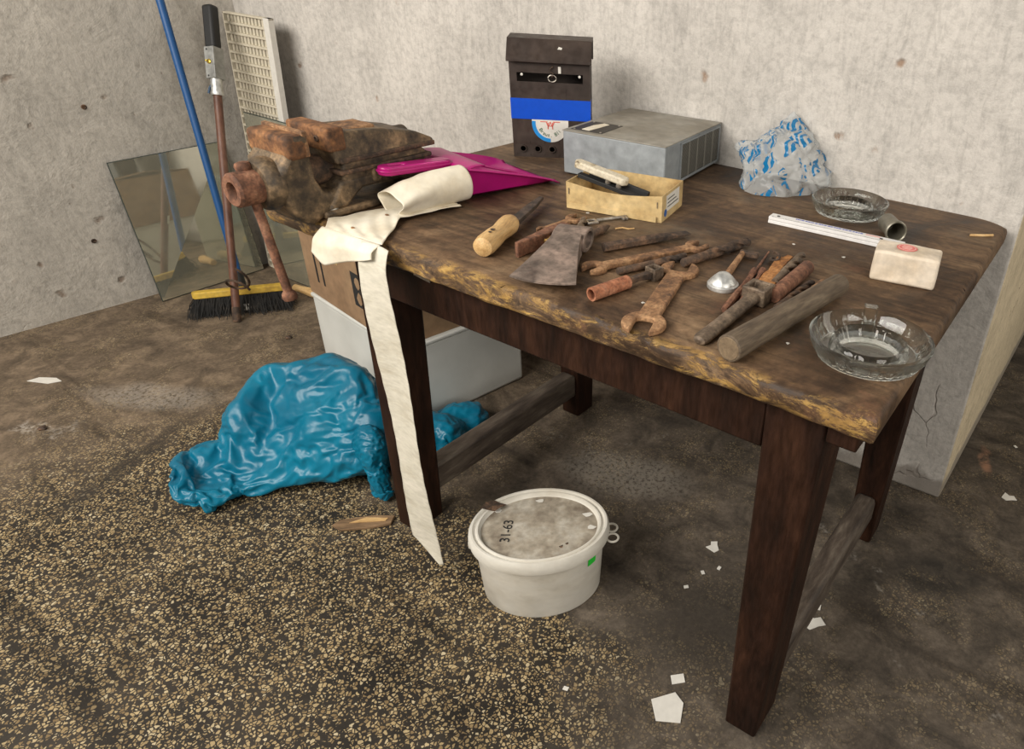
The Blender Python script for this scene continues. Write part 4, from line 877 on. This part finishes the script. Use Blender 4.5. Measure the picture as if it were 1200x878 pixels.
t = thing('soap_block', 'off-white block wrapped in worn paper with red oval stamp', 'soap', (2.679, -0.570, T), math.atan2(0.019, 0.107))
SB = mottled('soap_paper', [(0.50, 0.39, 0.26), (0.66, 0.56, 0.44), (0.70, 0.62, 0.52)], 9, 0.7, 0, 0.3, 0.002)
m = MB(); m.box(0.0, 0.112, 0.0, 0.066, 0, 0.056)
bmesh.ops.subdivide_edges(m.bm, edges=m.bm.edges[:], cuts=8, use_grid_fill=True)
m.warp(lambda p: p + Vector((nz(p, 25, 1), nz(p, 25, 5), nz(p, 25, 9) * (1 if p.z > 0.005 else 0))) * 0.0022)
m.build('wrapped_block', SB, t, bevel=0.006, seg=3)
m = MB(); m.lathe([(0.018, 0), (0.018, 0.0006)], 32, sx=1.0, sy=0.95, cap0=True, cap1=True); sg = m.build('red_stamp', plain('stamp_red', (0.66, 0.17, 0.15), 0.7), t, loc=(0.052, 0.036, 0.0574))
m = MB(); m.frame(circle(0.0155, 32), circle(0.0140, 32), 0.0006, 0.0009); m.build('stamp_ring', plain('stamp_pale', (0.72, 0.42, 0.36), 0.7), sg)
m = MB()
for i in range(4): m.box(-0.010 + 0.002 * abs(i - 1.5), 0.010 - 0.002 * abs(i - 1.5), -0.0085 + i * 0.0052, -0.0062 + i * 0.0052, 0.0006, 0.0009)
m.build('stamp_lines', MATS['stamp_pale'], sg)
tw = MB(); tw.tube([(2.775, -0.205, T + 0.003), (2.80, -0.190, T + 0.004), (2.815, -0.172, T + 0.003)], 0.0028, 8)
tag(tw.build('twig', WOOD_LIGHT), 'short brown wood splinter near the bench corner by the wall end', 'splinter')
pc = random.Random(11)
for i, (x, y) in enumerate(((2.420, -0.905), (2.605, -0.50), (2.665, -0.885), (2.080, -0.62), (2.68, -0.50), (2.500, -0.50))):
    m = MB(); m.poly([(0.0035 * math.cos(a + pc.random()), 0.0028 * math.sin(a + pc.random())) for a in (0, 1.5, 3.0, 4.5)], 0, 0.001)
    tag(m.build('paint_crumb', WHITE, loc=(x, y, T + 0.0005)), 'tiny white paint crumb lying on the bench top', 'crumb', 'paint crumbs on the bench')

# ------------------------------------------------------------------ lidded bucket
bk = thing('lidded_bucket', 'oval off-white plastic bucket with dirty lid marked 31-63', 'bucket', (2.158, -0.897, 0), math.radians(41))
EA, EB = 0.152, 0.121
m = MB(); m.lathe([(0.0, 0.003), (0.78, 0.003), (0.84, 0.0), (0.865, 0.006), (0.93, 0.160), (0.91, 0.160), (0.85, 0.010), (0.0, 0.010)], 72, sx=EA, sy=EB)
for v in m.bm.verts: pass
m.build('tub', BUCKET_WHITE, bk)
lidb = MB(); lidb.lathe([(0.955, 0.148), (1.0, 0.150), (1.012, 0.160), (1.0, 0.174), (0.975, 0.181), (0.945, 0.181), (0.925, 0.176), (0.90, 0.176), (0.885, 0.1805), (0.865, 0.1805), (0.85, 0.172), (0.83, 0.170)], 96, sx=EA, sy=EB)
lidb = lidb.build('lid', BUCKET_WHITE, bk, angle=50)
m = MB(); m.lathe([(0.835, 0.1685), (0.835, 0.1702), (0.5, 0.171), (0.0, 0.1715)], 72, sx=EA, sy=EB, cap0=True); disc = m.build('lid_panel', LID_DIRTY, lidb)
MT = Matrix.Translation((-0.070, -0.006, 0.1716)) @ Matrix.Rotation(math.radians(84), 4, 'Z')
text_mesh('31-63', 0.030, INK, lidb, MT)
for (x, y, r_, sx_) in ((-0.105, 0.068, 0.020, 1.3), (0.045, -0.062, 0.006, 1), (0.058, -0.056, 0.004, 1)):
    m = MB(); m.poly([(r_ * sx_ * (0.7 + 0.5 * pc.random()) * math.cos(a), r_ * (0.6 + 0.5 * pc.random()) * math.sin(a)) for a in [i * 0.7 for i in range(9)]], 0, 0.0008); m.build('dirt_scab', RUST_DARK, lidb, loc=(x, y, 0.1700 if abs(x) < 0.1 else 0.181))
for (x, y) in ((0.105, 0.030), (0.112, -0.012), (0.00, 0.085), (-0.095, 0.062)):
    m = MB(); m.poly([(0.011 * (0.6 + 0.6 * pc.random()) * math.cos(a), 0.007 * (0.6 + 0.6 * pc.random()) * math.sin(a)) for a in [i * 0.9 for i in range(7)]], 0, 0.0006); m.build('bare_patch', WHITE, lidb, loc=(x, y, 0.1712))
for s in (-1, 1):      # wire ears of the missing handle at the long end
    m = MB(); m.tube([(EA * 0.965 + 0.012 + 0.013 * math.cos(a), s * 0.016 - 0.008 + 0.013 * math.sin(a), 0.147) for a in [2 * PI * i / 20 for i in range(21)]], 0.0025, 8, False); m.build('handle_ear', BUCKET_WHITE, bk)
m = MB(); m.box(-EA * 1.02, -EA * 0.90, -0.010, 0.010, 0.128, 0.148); m.build('handle_ear', BUCKET_WHITE, bk, bevel=0.003)
aa = math.radians(-38)
m = MB(); m.grid(lambda u, v: Vector(((0.921 - 0.008 * (1 - v)) * EA * 1.012 * math.cos(aa + 0.12 * (u - 0.5) * 1.6), (0.921 - 0.008 * (1 - v)) * EB * 1.012 * math.sin(aa + 0.12 * (u - 0.5) * 1.6), 0.118 + 0.020 * v)), 4, 2); m.build('green_label', GREEN, bk)

# ------------------------------------------------------------------ white cabinet and cardboard box on it
wbx = thing('white_box', 'white enamelled metal box on the floor under the bench, cardboard box on top', 'box', (1.215, -0.425, 0), math.radians(-8))
m = MB(); m.box(-0.265, 0.265, -0.205, 0.205, 0.0, 0.262); m.build('body', WHITE_ENAMEL, wbx, bevel=0.010, seg=3)
m = MB(); m.frame([(-0.268, -0.208), (0.268, -0.208), (0.268, 0.208), (-0.268, 0.208)], [(-0.20, -0.14), (0.20, -0.14), (0.20, 0.14), (-0.20, 0.14)], 0.256, 0.270); m.build('top_rim', WHITE_ENAMEL, wbx, bevel=0.005, seg=3)
crd = thing('cardboard_box', 'brown cardboard box with hand slots and black print, on the white box', 'box', (1.205, -0.428, 0.2705), math.radians(-9))
CW, CD, CH = 0.262, 0.200, 0.218
m = MB(); m.frame([(-CW, -CD), (CW, -CD), (CW, CD), (-CW, CD)], [(-CW + 0.004, -CD + 0.004), (CW - 0.004, -CD + 0.004), (CW - 0.004, CD - 0.004), (-CW + 0.004, CD - 0.004)], 0, CH); m.build('walls', CARD_BROWN, crd)
m = MB(); m.box(-CW + 0.004, CW - 0.004, -CD + 0.004, CD - 0.004, 0.001, 0.005); m.build('bottom', CARD_BROWN, crd)
for s, y in ((-1, -CD), (1, CD)):
    m = MB(); m.box(-CW, CW, -0.002, 0.19, 0, 0.004); m.build('flap', CARD_BROWN, crd, loc=(0, y, CH), rot=(0.10, 0, 0 if s < 0 else PI))
for x in (-0.185, -0.145):
    m = MB(); m.box(x - 0.005, x + 0.005, -CD - 0.0008, -CD + 0.001, 0.055, 0.150); m.build('slot', BLACK_HOLE, crd)  # uncut wall: black slabs stand in for shade inside the hand slots
pr = MB(); pr.box(0.045, 0.160, -CD - 0.0008, -CD, 0.060, 0.168); prt = pr.build('black_print', INK, crd)
for i in range(2):
    for j in range(2):
        m = MB(); cx, cz = 0.078 + i * 0.05, 0.088 + j * 0.05
        m.poly([(cx + 0.016 * math.cos(a) * (0.7 + 0.4 * pc.random()), cz + 0.020 * math.sin(a) * (0.7 + 0.4 * pc.random())) for a in [k * 0.8 for k in range(8)]], 0, 0.0004, Matrix(((1, 0, 0, 0), (0, 0, -1, -CD - 0.0008), (0, 1, 0, 0), (0, 0, 0, 1)))); m.build('print_symbol', CARD_BROWN, prt)
m = MB(); m.poly([(-0.11, 0.165), (-0.03, 0.160), (-0.02, 0.205), (-0.10, 0.215)], 0, 0.0008, Matrix(((1, 0, 0, 0), (0, 0, -1, -CD), (0, 1, 0, 0), (0, 0, 0, 1)))); m.build('torn_label', CARD_TAN, crd)

# ------------------------------------------------------------------ blue refuse bag
def film_blue():
    m, nt, b = newmat('blue_bag_film'); v = coords(nt)
    n = noise_tex(nt, v, 6, 4, 0.6)
    L(nt, ramp(nt, n, [(0.3, (0.001, 0.105, 0.185)), (0.7, (0.002, 0.175, 0.28))]), b.inputs['Base Color'])
    b.inputs['Roughness'].default_value = 0.34; b.inputs['Specular IOR Level'].default_value = 0.38
    bump(nt, b, noise_tex(nt, v, 45, 4, 0.6, 1.0), 0.25, 0.003)
    return m
FILM = film_blue()
def blob_mesh(blobs, voxel, iters=6):
    """one continuous skin around several overlapping ellipsoids"""
    bm = bmesh.new()
    for c, r, rot in blobs:
        M_ = Matrix.Translation(c) @ Euler(rot).to_matrix().to_4x4() @ Matrix.Diagonal((r[0], r[1], r[2], 1))
        bmesh.ops.create_icosphere(bm, subdivisions=4, radius=1, matrix=M_)
    me = bpy.data.meshes.new('b'); bm.to_mesh(me); bm.free()
    o = bpy.data.objects.new('b', me); C.objects.link(o)
    md = o.modifiers.new('r', 'REMESH'); md.mode = 'VOXEL'; md.voxel_size = voxel
    s = o.modifiers.new('s', 'SMOOTH'); s.iterations = iters; s.factor = 0.6
    dg = bpy.context.evaluated_depsgraph_get()
    out = bpy.data.meshes.new_from_object(o.evaluated_get(dg))
    bpy.data.objects.remove(o)
    return out
def slump(name, outer, inner, voxel, frames, parent, mat, grow=-0.04, bend=0.5, amp=0.015):
    """let a thin film skin fall over the lumps inside it, so that it creases like real plastic"""
    me = blob_mesh(outer, voxel)
    for v in me.vertices:
        v.co += v.normal * noise.noise(v.co * 9) * amp; v.co.z = max(v.co.z, 0.006)
    film = bpy.data.objects.new(name, me); C.objects.link(film)
    lumps = bpy.data.objects.new('lumps', blob_mesh(inner, 0.012)); C.objects.link(lumps)
    bm = bmesh.new(); bmesh.ops.create_grid(bm, x_segments=2, y_segments=2, size=2); gm = bpy.data.meshes.new('g'); bm.to_mesh(gm); bm.free()
    ground = bpy.data.objects.new('ground', gm); C.objects.link(ground)
    for o in (lumps, ground):
        o.modifiers.new('c', 'COLLISION'); o.collision.thickness_outer = 0.003; o.collision.cloth_friction = 20
    cl = film.modifiers.new('film', 'CLOTH'); q = cl.settings
    q.quality = 4; q.mass = 0.05; q.tension_stiffness = 15; q.compression_stiffness = 15; q.shear_stiffness = 5; q.bending_stiffness = bend
    q.tension_damping = q.compression_damping = q.shear_damping = 5; q.air_damping = 2; q.shrink_min = grow
    cs = cl.collision_settings; cs.collision_quality = 2; cs.distance_min = 0.003; cs.use_self_collision = True; cs.self_distance_min = 0.003
    cl.point_cache.frame_end = frames + 2
    for f in range(1, frames + 1): scene.frame_set(f)
    out = bpy.data.meshes.new_from_object(film.evaluated_get(bpy.context.evaluated_depsgraph_get())); out.name = name
    for o in (film, lumps, ground): bpy.data.objects.remove(o)
    scene.frame_set(1)
    for v in out.vertices: v.co.z = max(v.co.z, 0.001)
    for p in out.polygons: p.use_smooth = True
    out.materials.clear(); out.materials.append(mat)
    o = bpy.data.objects.new(name, out); C.objects.link(o); o.parent = parent
    sb = o.modifiers.new('s', 'SUBSURF'); sb.levels = sb.render_levels = 1
    return o
bb = thing('refuse_bag', 'bright blue plastic refuse bag slumped on the floor against the white box', 'bag', (1.33, -0.9, 0))
Z3 = (0, 0, 0)
slump('body', [((-0.02, 0.02, 0.14), (0.235, 0.19, 0.135), Z3), ((0.04, 0.06, 0.20), (0.17, 0.13, 0.11), Z3), ((-0.10, -0.07, 0.13), (0.15, 0.13, 0.12), Z3), ((0.14, 0.04, 0.14), (0.14, 0.15, 0.125), Z3),
               ((-0.08, -0.19, 0.070), (0.15, 0.10, 0.060), (0, 0, 0.3)), ((-0.11, -0.26, 0.055), (0.12, 0.095, 0.042), (0, 0, 0.4)), ((-0.08, -0.33, 0.038), (0.12, 0.075, 0.026), (0, 0, 0.3))],
      [((-0.02, 0.03, 0.06), (0.17, 0.13, 0.06), Z3), ((0.10, 0.09, 0.19), (0.05, 0.04, 0.09), Z3), ((-0.02, 0.10, 0.18), (0.05, 0.045, 0.09), Z3), ((-0.15, 0.00, 0.15), (0.045, 0.05, 0.085), Z3), ((-0.11, -0.11, 0.12), (0.045, 0.045, 0.075), Z3),
       ((0.22, 0.05, 0.13), (0.05, 0.06, 0.085), Z3), ((0.10, -0.04, 0.11), (0.05, 0.04, 0.08), Z3), ((0.0, 0, 0.15), (0.04, 0.04, 0.07), Z3), ((-0.10, -0.25, 0.022), (0.12, 0.10, 0.018), (0, 0, 0.3)), ((-0.07, -0.34, 0.014), (0.10, 0.055, 0.010), (0, 0, 0.3)), ((-0.14, -0.22, 0.05), (0.03, 0.03, 0.035), Z3)], 0.0100, 46, bb, FILM, -0.045, 0.9, 0.016)
slump('twisted_neck', [((0.255, 0.00, 0.17), (0.06, 0.045, 0.06), Z3), ((0.290, -0.02, 0.12), (0.034, 0.035, 0.09), (0.1, -0.25, 0)), ((0.317, -0.032, 0.06), (0.028, 0.032, 0.06), Z3), ((0.327, -0.048, 0.022), (0.050, 0.030, 0.020), (0, 0, 0.3))],
      [((0.255, 0.00, 0.13), (0.05, 0.030, 0.07), Z3), ((0.300, -0.024, 0.07), (0.018, 0.02, 0.10), (0.1, -0.2, 0))], 0.0065, 24, bb, FILM, -0.06, 0.2, 0.008)
slump('spread_end', [((0.225, 0.30, 0.06), (0.08, 0.11, 0.06), Z3), ((0.265, 0.21, 0.08), (0.08, 0.10, 0.075), Z3), ((0.29, 0.13, 0.07), (0.07, 0.08, 0.07), Z3)],
      [((0.225, 0.30, 0.03), (0.05, 0.07, 0.04), Z3), ((0.275, 0.20, 0.05), (0.03, 0.04, 0.06), Z3), ((0.23, 0.22, 0.05), (0.03, 0.03, 0.06), Z3)], 0.0095, 28, bb, FILM, -0.05, 0.35, 0.012)

# ------------------------------------------------------------------ wood scrap by the bag
ws = MB(); ws.poly([(-0.075, -0.012), (-0.05, -0.030), (0.02, -0.024), (0.065, -0.012), (0.068, 0.016), (0.02, 0.020), (-0.03, 0.012), (-0.06, 0.006)], 0, 0.007)
t = thing('wood_scrap', 'splintered flat scrap of brown wood on the floor beside the blue bag', 'wood scrap', (1.668, -1.005, 0.001), math.radians(38))
ws.build('board', mottled('scrap_wood', [(0.10, 0.06, 0.03), (0.20, 0.12, 0.06), (0.27, 0.17, 0.09)], 12, 0.8, 0, 0.4, 0.002, (1, 6, 6)), t, bevel=0.001)
ws = MB(); ws.poly([(-0.035, -0.008), (0.05, -0.004), (0.055, 0.006), (0.0, 0.010)], 0.007, 0.0085); ws.build('fresh_split', WOOD_LIGHT, t)

# ------------------------------------------------------------------ things leaning in the corner
def mirror_mat(name, tint, strength):
    m, nt, b = newmat(name)
    b.inputs['Base Color'].default_value = c4(tint); b.inputs['Metallic'].default_value = 1.0
    n = noise_tex(nt, coords(nt), 9, 5, 0.65)
    L(nt, ramp(nt, n, [(0.35, 0.02), (0.75, 0.10)]), b.inputs['Roughness'])
    out = nt.nodes['Material Output']; df = N(nt, 'ShaderNodeBsdfDiffuse'); df.inputs[0].default_value = (0.46, 0.44, 0.34, 1)  # beige diffuse colour mixed in to lift the dark reflections
    ms = N(nt, 'ShaderNodeMixShader'); L(nt, ramp(nt, n, [(0.3, strength * 0.8), (0.8, strength * 1.2)]), ms.inputs[0])
    L(nt, b.outputs[0], ms.inputs[1]); L(nt, df.outputs[0], ms.inputs[2]); L(nt, ms.outputs[0], out.inputs['Surface'])
    return m
EDGE = plain('glass_edge', (0.03, 0.045, 0.04), 0.3)
def leaning_pane(name, label, cat, corners, thick, mat):
    """corners: bottom-left, bottom-right, top-right, top-left in world space"""
    P = [Vector(c) for c in corners]; base = (P[0] + P[1]) / 2
    t = thing(name, label, cat, base)
    n = (P[1] - P[0]).cross(P[3] - P[0]).normalized()
    m = MB(); m.loft([[p - base for p in P], [p - base - n * thick for p in P]]); m.build('edge', EDGE, t)
    m = MB(); q = [P[0].lerp(P[2], 0.004), P[1].lerp(P[3], 0.004), P[2].lerp(P[0], 0.004), P[3].lerp(P[1], 0.004)]
    m.loft([[p - base for p in q], [p - base + n * 0.0008 for p in q]]); m.build('mirror_face', mat, t)
    return t
leaning_pane('mirror', 'large bare mirror pane leaning on the left wall behind the blue broom pole', 'mirror', [(0.040, -0.674, 0.002), (0.034, -0.268, 0.002), (-0.008, -0.285, 0.536), (-0.038, -0.672, 0.520)], 0.005, mirror_mat('mirror_old', (0.80, 0.80, 0.70), 0.30))
leaning_pane('mirror', 'second bare mirror pane leaning in the room corner behind the vise', 'mirror', [(0.108, -0.264, 0.002), (0.50, -0.260, 0.002), (0.490, -0.232, 0.656), (0.108, -0.236, 0.658)], 0.005, mirror_mat('mirror_grey', (0.70, 0.72, 0.64), 0.30))

# ivory louvre grid
lv = thing('louvre_panel', 'ivory plastic louvre grid panel standing upright in the room corner', 'panel', (0.012, -0.222, 0.0), math.radians(0))
LH = 1.0; LWd = 0.285
LM = Matrix(((1, 0, 0.02, 0), (0, -1, 0.020, 0), (0, 0, 1, 0), (0, 0, 0, 1))); lv_rx = math.radians(-1.5)
def lbox(name, x0, x1, z0, z1, y0, y1, mat=LOUVRE, parent=lv):
    m = MB(); m.box(x0, x1, y0, y1, z0, z1); m.warp(lambda p: Vector((p.x + 0.055 * p.z, p.y + 0.030 * p.z, p.z))); return m.build(name, mat, parent)
lbox('frame_rail', 0, 0.006, 0, LH, -0.012, 0.006); lbox('frame_rail', LWd - 0.032, LWd, 0, LH, -0.014, 0.006, WHITE)
lbox('frame_rail', 0, LWd, LH - 0.006, LH, -0.012, 0.006); lbox('frame_rail', 0, LWd, 0, 0.006, -0.012, 0.006)
for i in range(1, 12):
    x = i * (LWd - 0.032) / 12; lbox('upright_slat', x - 0.0065, x + 0.0065, 0.006, LH - 0.006, -0.004, 0.004)
for i in range(1, 30):
    z = LH * i / 30
    m = MB(); m.box(0.006, LWd - 0.032, -0.012, 0.002, z - 0.006, z + 0.002); m.warp(lambda p: Vector((p.x + 0.055 * p.z, p.y + 0.030 * p.z, p.z))); m.build('cross_slat', LOUVRE, lv)
m = MB(); m.box(0.006, LWd - 0.032, 0.006, 0.007, 0.006, LH - 0.006); m.warp(lambda p: Vector((p.x + 0.055 * p.z, p.y + 0.030 * p.z, p.z))); m.build('shadow_sheet', plain('louvre_shadow', (0.16, 0.13, 0.09), 0.8), lv)  # dark sheet standing in for the shade between the slats

# broom with blue handle
br = thing('broom', 'push broom with blue handle, yellow wooden back and black bristles', 'broom', (0.318, -0.520, 0), math.atan2(-0.368 + 0.640, 0.420 - 0.225))
HLn = 0.155
m = MB(); m.loft([[(x, -w_, 0.062), (x, w_, 0.062), (x, w_ * 0.7, 0.086), (x, -w_ * 0.7, 0.086)] for x, w_ in ((-HLn, 0.008), (-HLn + 0.01, 0.020), (HLn - 0.01, 0.020), (HLn, 0.008))]); m.build('broom_back', YELLOW, br, bevel=0.004)
m = MB(); rb = random.Random(3)
for i in range(2600):
    x = rb.uniform(-HLn + 0.006, HLn - 0.006); y = rb.uniform(-0.018, 0.018); a = Vector((x, y, 0.064)); b_ = Vector((x * 1.12 + rb.gauss(0, 0.012), y * 2.0 + rb.gauss(0, 0.016) - 0.022, rb.uniform(0.002, 0.008)))
    s = Vector((0.0016, 0.0008, 0)); mid_ = a.lerp(b_, 0.5) + Vector((rb.gauss(0, 0.004), rb.gauss(0, 0.004), 0))
    V = [m.bm.verts.new(p) for p in (a - s, a + s, mid_ + s, b_ + s * 0.5, b_ - s * 0.5, mid_ - s)]
    m.bm.faces.new((V[0], V[1], V[2], V[5])); m.bm.faces.new((V[5], V[2], V[3], V[4]))
m.build('bristles', mottled('black_bristle', [(0.008, 0.008, 0.008), (0.018, 0.016, 0.014), (0.09, 0.07, 0.05)], 25, 0.8, lo=0.35, hi=0.8), br, kind='stuff')
brM = Matrix.Translation(br.location) @ Matrix.Rotation(br.rotation_euler.z, 4, 'Z'); inv = brM.inverted()
p0 = inv @ Vector((0.300, -0.500, 0.075)); p1 = inv @ Vector((0.055, -0.395, 1.04)); d = (p1 - p0)
m = MB(); m.tube([p0, p0 + d * 0.5, p0 + d * 1.28], 0.0125, 16); m.build('pole', BLUE_PAINT, br)
m = MB(); m.tube([p0 - d.normalized() * 0.01, p0 + d.normalized() * 0.06], 0.0165, 16); m.build('socket', BLACK, br)
m = MB(); m.box(-0.012, 0.012, -0.001, 0, 0, 0.024); m.build('price_tag', WHITE, br, loc=(0.02, -0.048, 0.012), rot=(-0.5, 0, 0.1))

# long brown pole with black grip
bp = thing('grip_pole', 'long reddish brown pole with black grip and aluminium switch block at its top', 'pole', (0.403, -0.597, 0))
b0 = Vector((0, 0, 0.003)); b1 = Vector((0.115 - 0.403, -0.266 + 0.597, 1.027)); dd = b1 - b0
rotq = dd.to_track_quat('Z', 'Y').to_matrix().to_4x4(); LP = dd.length
def along(name, mat, prof, parent=bp, n=20, **k):
    m = MB(); m.lathe(prof, n, M=rotq, cap0=True, cap1=True); return m.build(name, mat, parent, **k)
along('shaft', POLE_BROWN, [(0.0135, 0.004), (0.0135, LP * 0.74)])
along('ferrule', RUST_DARK, [(0.0145, 0.0), (0.0148, 0.05), (0.0138, 0.055)])
along('clamp_ring', ALU, [(0.0185, LP * 0.725), (0.0200, LP * 0.730), (0.0185, LP * 0.74), (0.0180, LP * 0.775)])
m = MB(); zq = dd.normalized(); xq = Vector((-0.35, 0.94, 0)).cross(zq).normalized(); yq = zq.cross(xq); q = Matrix((xq, yq, zq)).transposed().to_4x4(); m.box(-0.020, 0.020, -0.022, 0.022, LP * 0.775, LP * 0.872, q); blk = m.build('switch_block', mottled('grey_alloy', [(0.20, 0.20, 0.19), (0.33, 0.33, 0.31), (0.45, 0.45, 0.42)], 12, 0.5, 0.3), bp, bevel=0.002)
m = MB(); m.lathe([(0.008, 0), (0.008, 0.004), (0.004, 0.006), (0.003, 0.016), (0, 0.017)], 16, M=q @ Matrix.Translation((0.0, -0.022, LP * 0.825)) @ Matrix.Rotation(PI / 2, 4, 'X')); m.build('brass_button', mottled('brass', [(0.5, 0.33, 0.05), (0.7, 0.5, 0.1)], 20, 0.35, 0.8), blk)
for z in (LP * 0.783, LP * 0.863):
    m = MB(); m.lathe([(0.003, 0), (0.003, 0.001), (0, 0.0014)], 10, M=q @ Matrix.Translation((-0.008, -0.022, z)) @ Matrix.Rotation(PI / 2, 4, 'X')); m.build('screw', BLACK, blk)
m = MB(); m.box(-0.021, 0.021, -0.019, 0.019, LP * 0.868, LP * 1.0, q); m.build('grip', BLACK, bp, bevel=0.010, seg=3)
m = MB(); m.tube([rotq @ Vector((0.016, -0.010, LP * 0.765)), rotq @ Vector((0.030, -0.016, LP * 0.752)), rotq @ Vector((0.036, -0.018, LP * 0.735))], 0.004, 8); m.build('lever', plain('lever_blue', (0.02, 0.06, 0.12), 0.5), bp)
m = MB(); m.box(-0.007, 0.007, -0.0146, -0.0136, LP * 0.27, LP * 0.30, rotq); m.build('paper_tag', WHITE, bp)
# cable loop round the pole
m = MB(); pts = []
for i in range(34):
    s = i / 33; a = s * 2 * PI * 1.15 - 0.6
    pts.append(Vector((0.040 + 0.052 * math.cos(a), 0.020 + 0.030 * math.sin(a), 0.19 + 0.045 * math.cos(a + 0.9) - 0.06 * s)))
m.tube(pts, 0.0045, 8); m.build('cable_loop', RUST_DARK, bp)

# turned handle stub on the floor
t, ln = lying('wooden_handle', 'pale turned wooden handle lying on the floor by the cardboard box', 'handle', (0.330, -0.318), (0.462, -0.300), -T)
t.location.z = 0.0
m = MB(); m.lathe([(0.012, 0), (0.014, 0.003), (0.014, 0.04), (0.0185, 0.09), (0.0190, 0.115), (0.015, 0.130), (0.006, 0.135)], 20, M=Matrix.Translation((0, 0, 0.019)) @ Matrix.Rotation(PI / 2, 4, 'Y'), cap0=True, cap1=True); m.build('grip', WOOD_LIGHT, t)

# ------------------------------------------------------------------ paint flakes on the floor, plugs in the wall
def flake(x, y, pts, label, rz=0, s=1.0, group=None):
    m = MB(); m.poly([(a * s, b * s) for a, b in pts], 0, 0.0022)
    o = m.build('paint_flake', WHITE, loc=(x, y, 0.0008), rot=(0, 0, rz), bevel=0.0004); tag(o, label, 'paint flake', group)
PENT = [(-0.028, -0.024), (0.018, -0.036), (0.032, 0.004), (0.020, 0.030), (-0.030, 0.022)]
SLIV = [(-0.016, -0.010), (0.014, -0.014), (0.018, 0.008), (-0.012, 0.012)]
JAG = [(-0.022, -0.012), (-0.008, -0.022), (0.010, -0.012), (0.024, -0.008), (0.016, 0.010), (0.002, 0.006), (-0.010, 0.018)]
LONG = [(-0.050, -0.012), (0.020, -0.020), (0.050, -0.002), (0.022, 0.014), (-0.030, 0.012)]
flake(0.338, -1.164, LONG, 'long pale paint flake lying on bare floor off the left wall', 0.55, 1.0)
flake(2.572, -1.000, PENT, 'largest white paint flake, five-sided, near the foot of the bench leg', 0.75, 1.0)
flake(2.553, -0.936, SLIV, 'small four-sided white paint flake beside the largest flake', 0.9, 0.9)
flake(2.727, -0.640, JAG, 'jagged white paint flake under the bench side stretcher', 0.5, 1.15)
flake(2.7160, -0.598, SLIV, 'sliver of white paint next to the jagged flake', 0.4, 0.7)
flake(2.426, -0.571, JAG, 'ragged white paint flake under the middle of the bench', 1.8, 0.85)
flake(3.018, 0.082, JAG, 'white paint flake on the floor beyond the wall end', 0.2, 0.9)
for (x, y) in ((2.475, -0.625), (2.44, -0.72), (2.38, -1.08), (2.70, -1.05), (2.99, 0.35), (2.45, -0.66)):
    flake(x, y, SLIV, 'crumb-sized white paint flake on the floor', pc.random() * 3, 0.36, 'small paint crumbs on the floor')
for (x, y) in ((0.66, -0.56), (0.72, -0.42), (0.62, -1.28)):
    m = MB(); m.lathe([(0.008, 0), (0.011, 0.004), (0.006, 0.009), (0, 0.010)], 9, mod=lambda a, r, z, i: 1 + 0.25 * math.sin(a * 3 + i)); tag(m.build('dirt_crumb', RUST_DARK, loc=(x, y, 0.0)), 'small dark crumb of dirt on the dusty floor', 'dirt', 'dirt crumbs on the floor')
for y, z, lb in ((-0.678, 0.709, 'dark round wall plug high above the leaning mirror'), (-0.785, 0.256, 'dark round wall plug low on the wall beside the mirror edge')):
    m = MB(); m.lathe([(0.0085, -0.004), (0.0085, 0.002), (0.006, 0.003), (0.004, 0.001), (0, 0.0005)], 14, M=Matrix.Translation((WX(y), y, z)) @ Matrix.Rotation(PI / 2, 4, 'Y'))
    tag(m.build('wall_plug', RUST_DARK), lb, 'wall plug', 'wall plugs in the left wall')
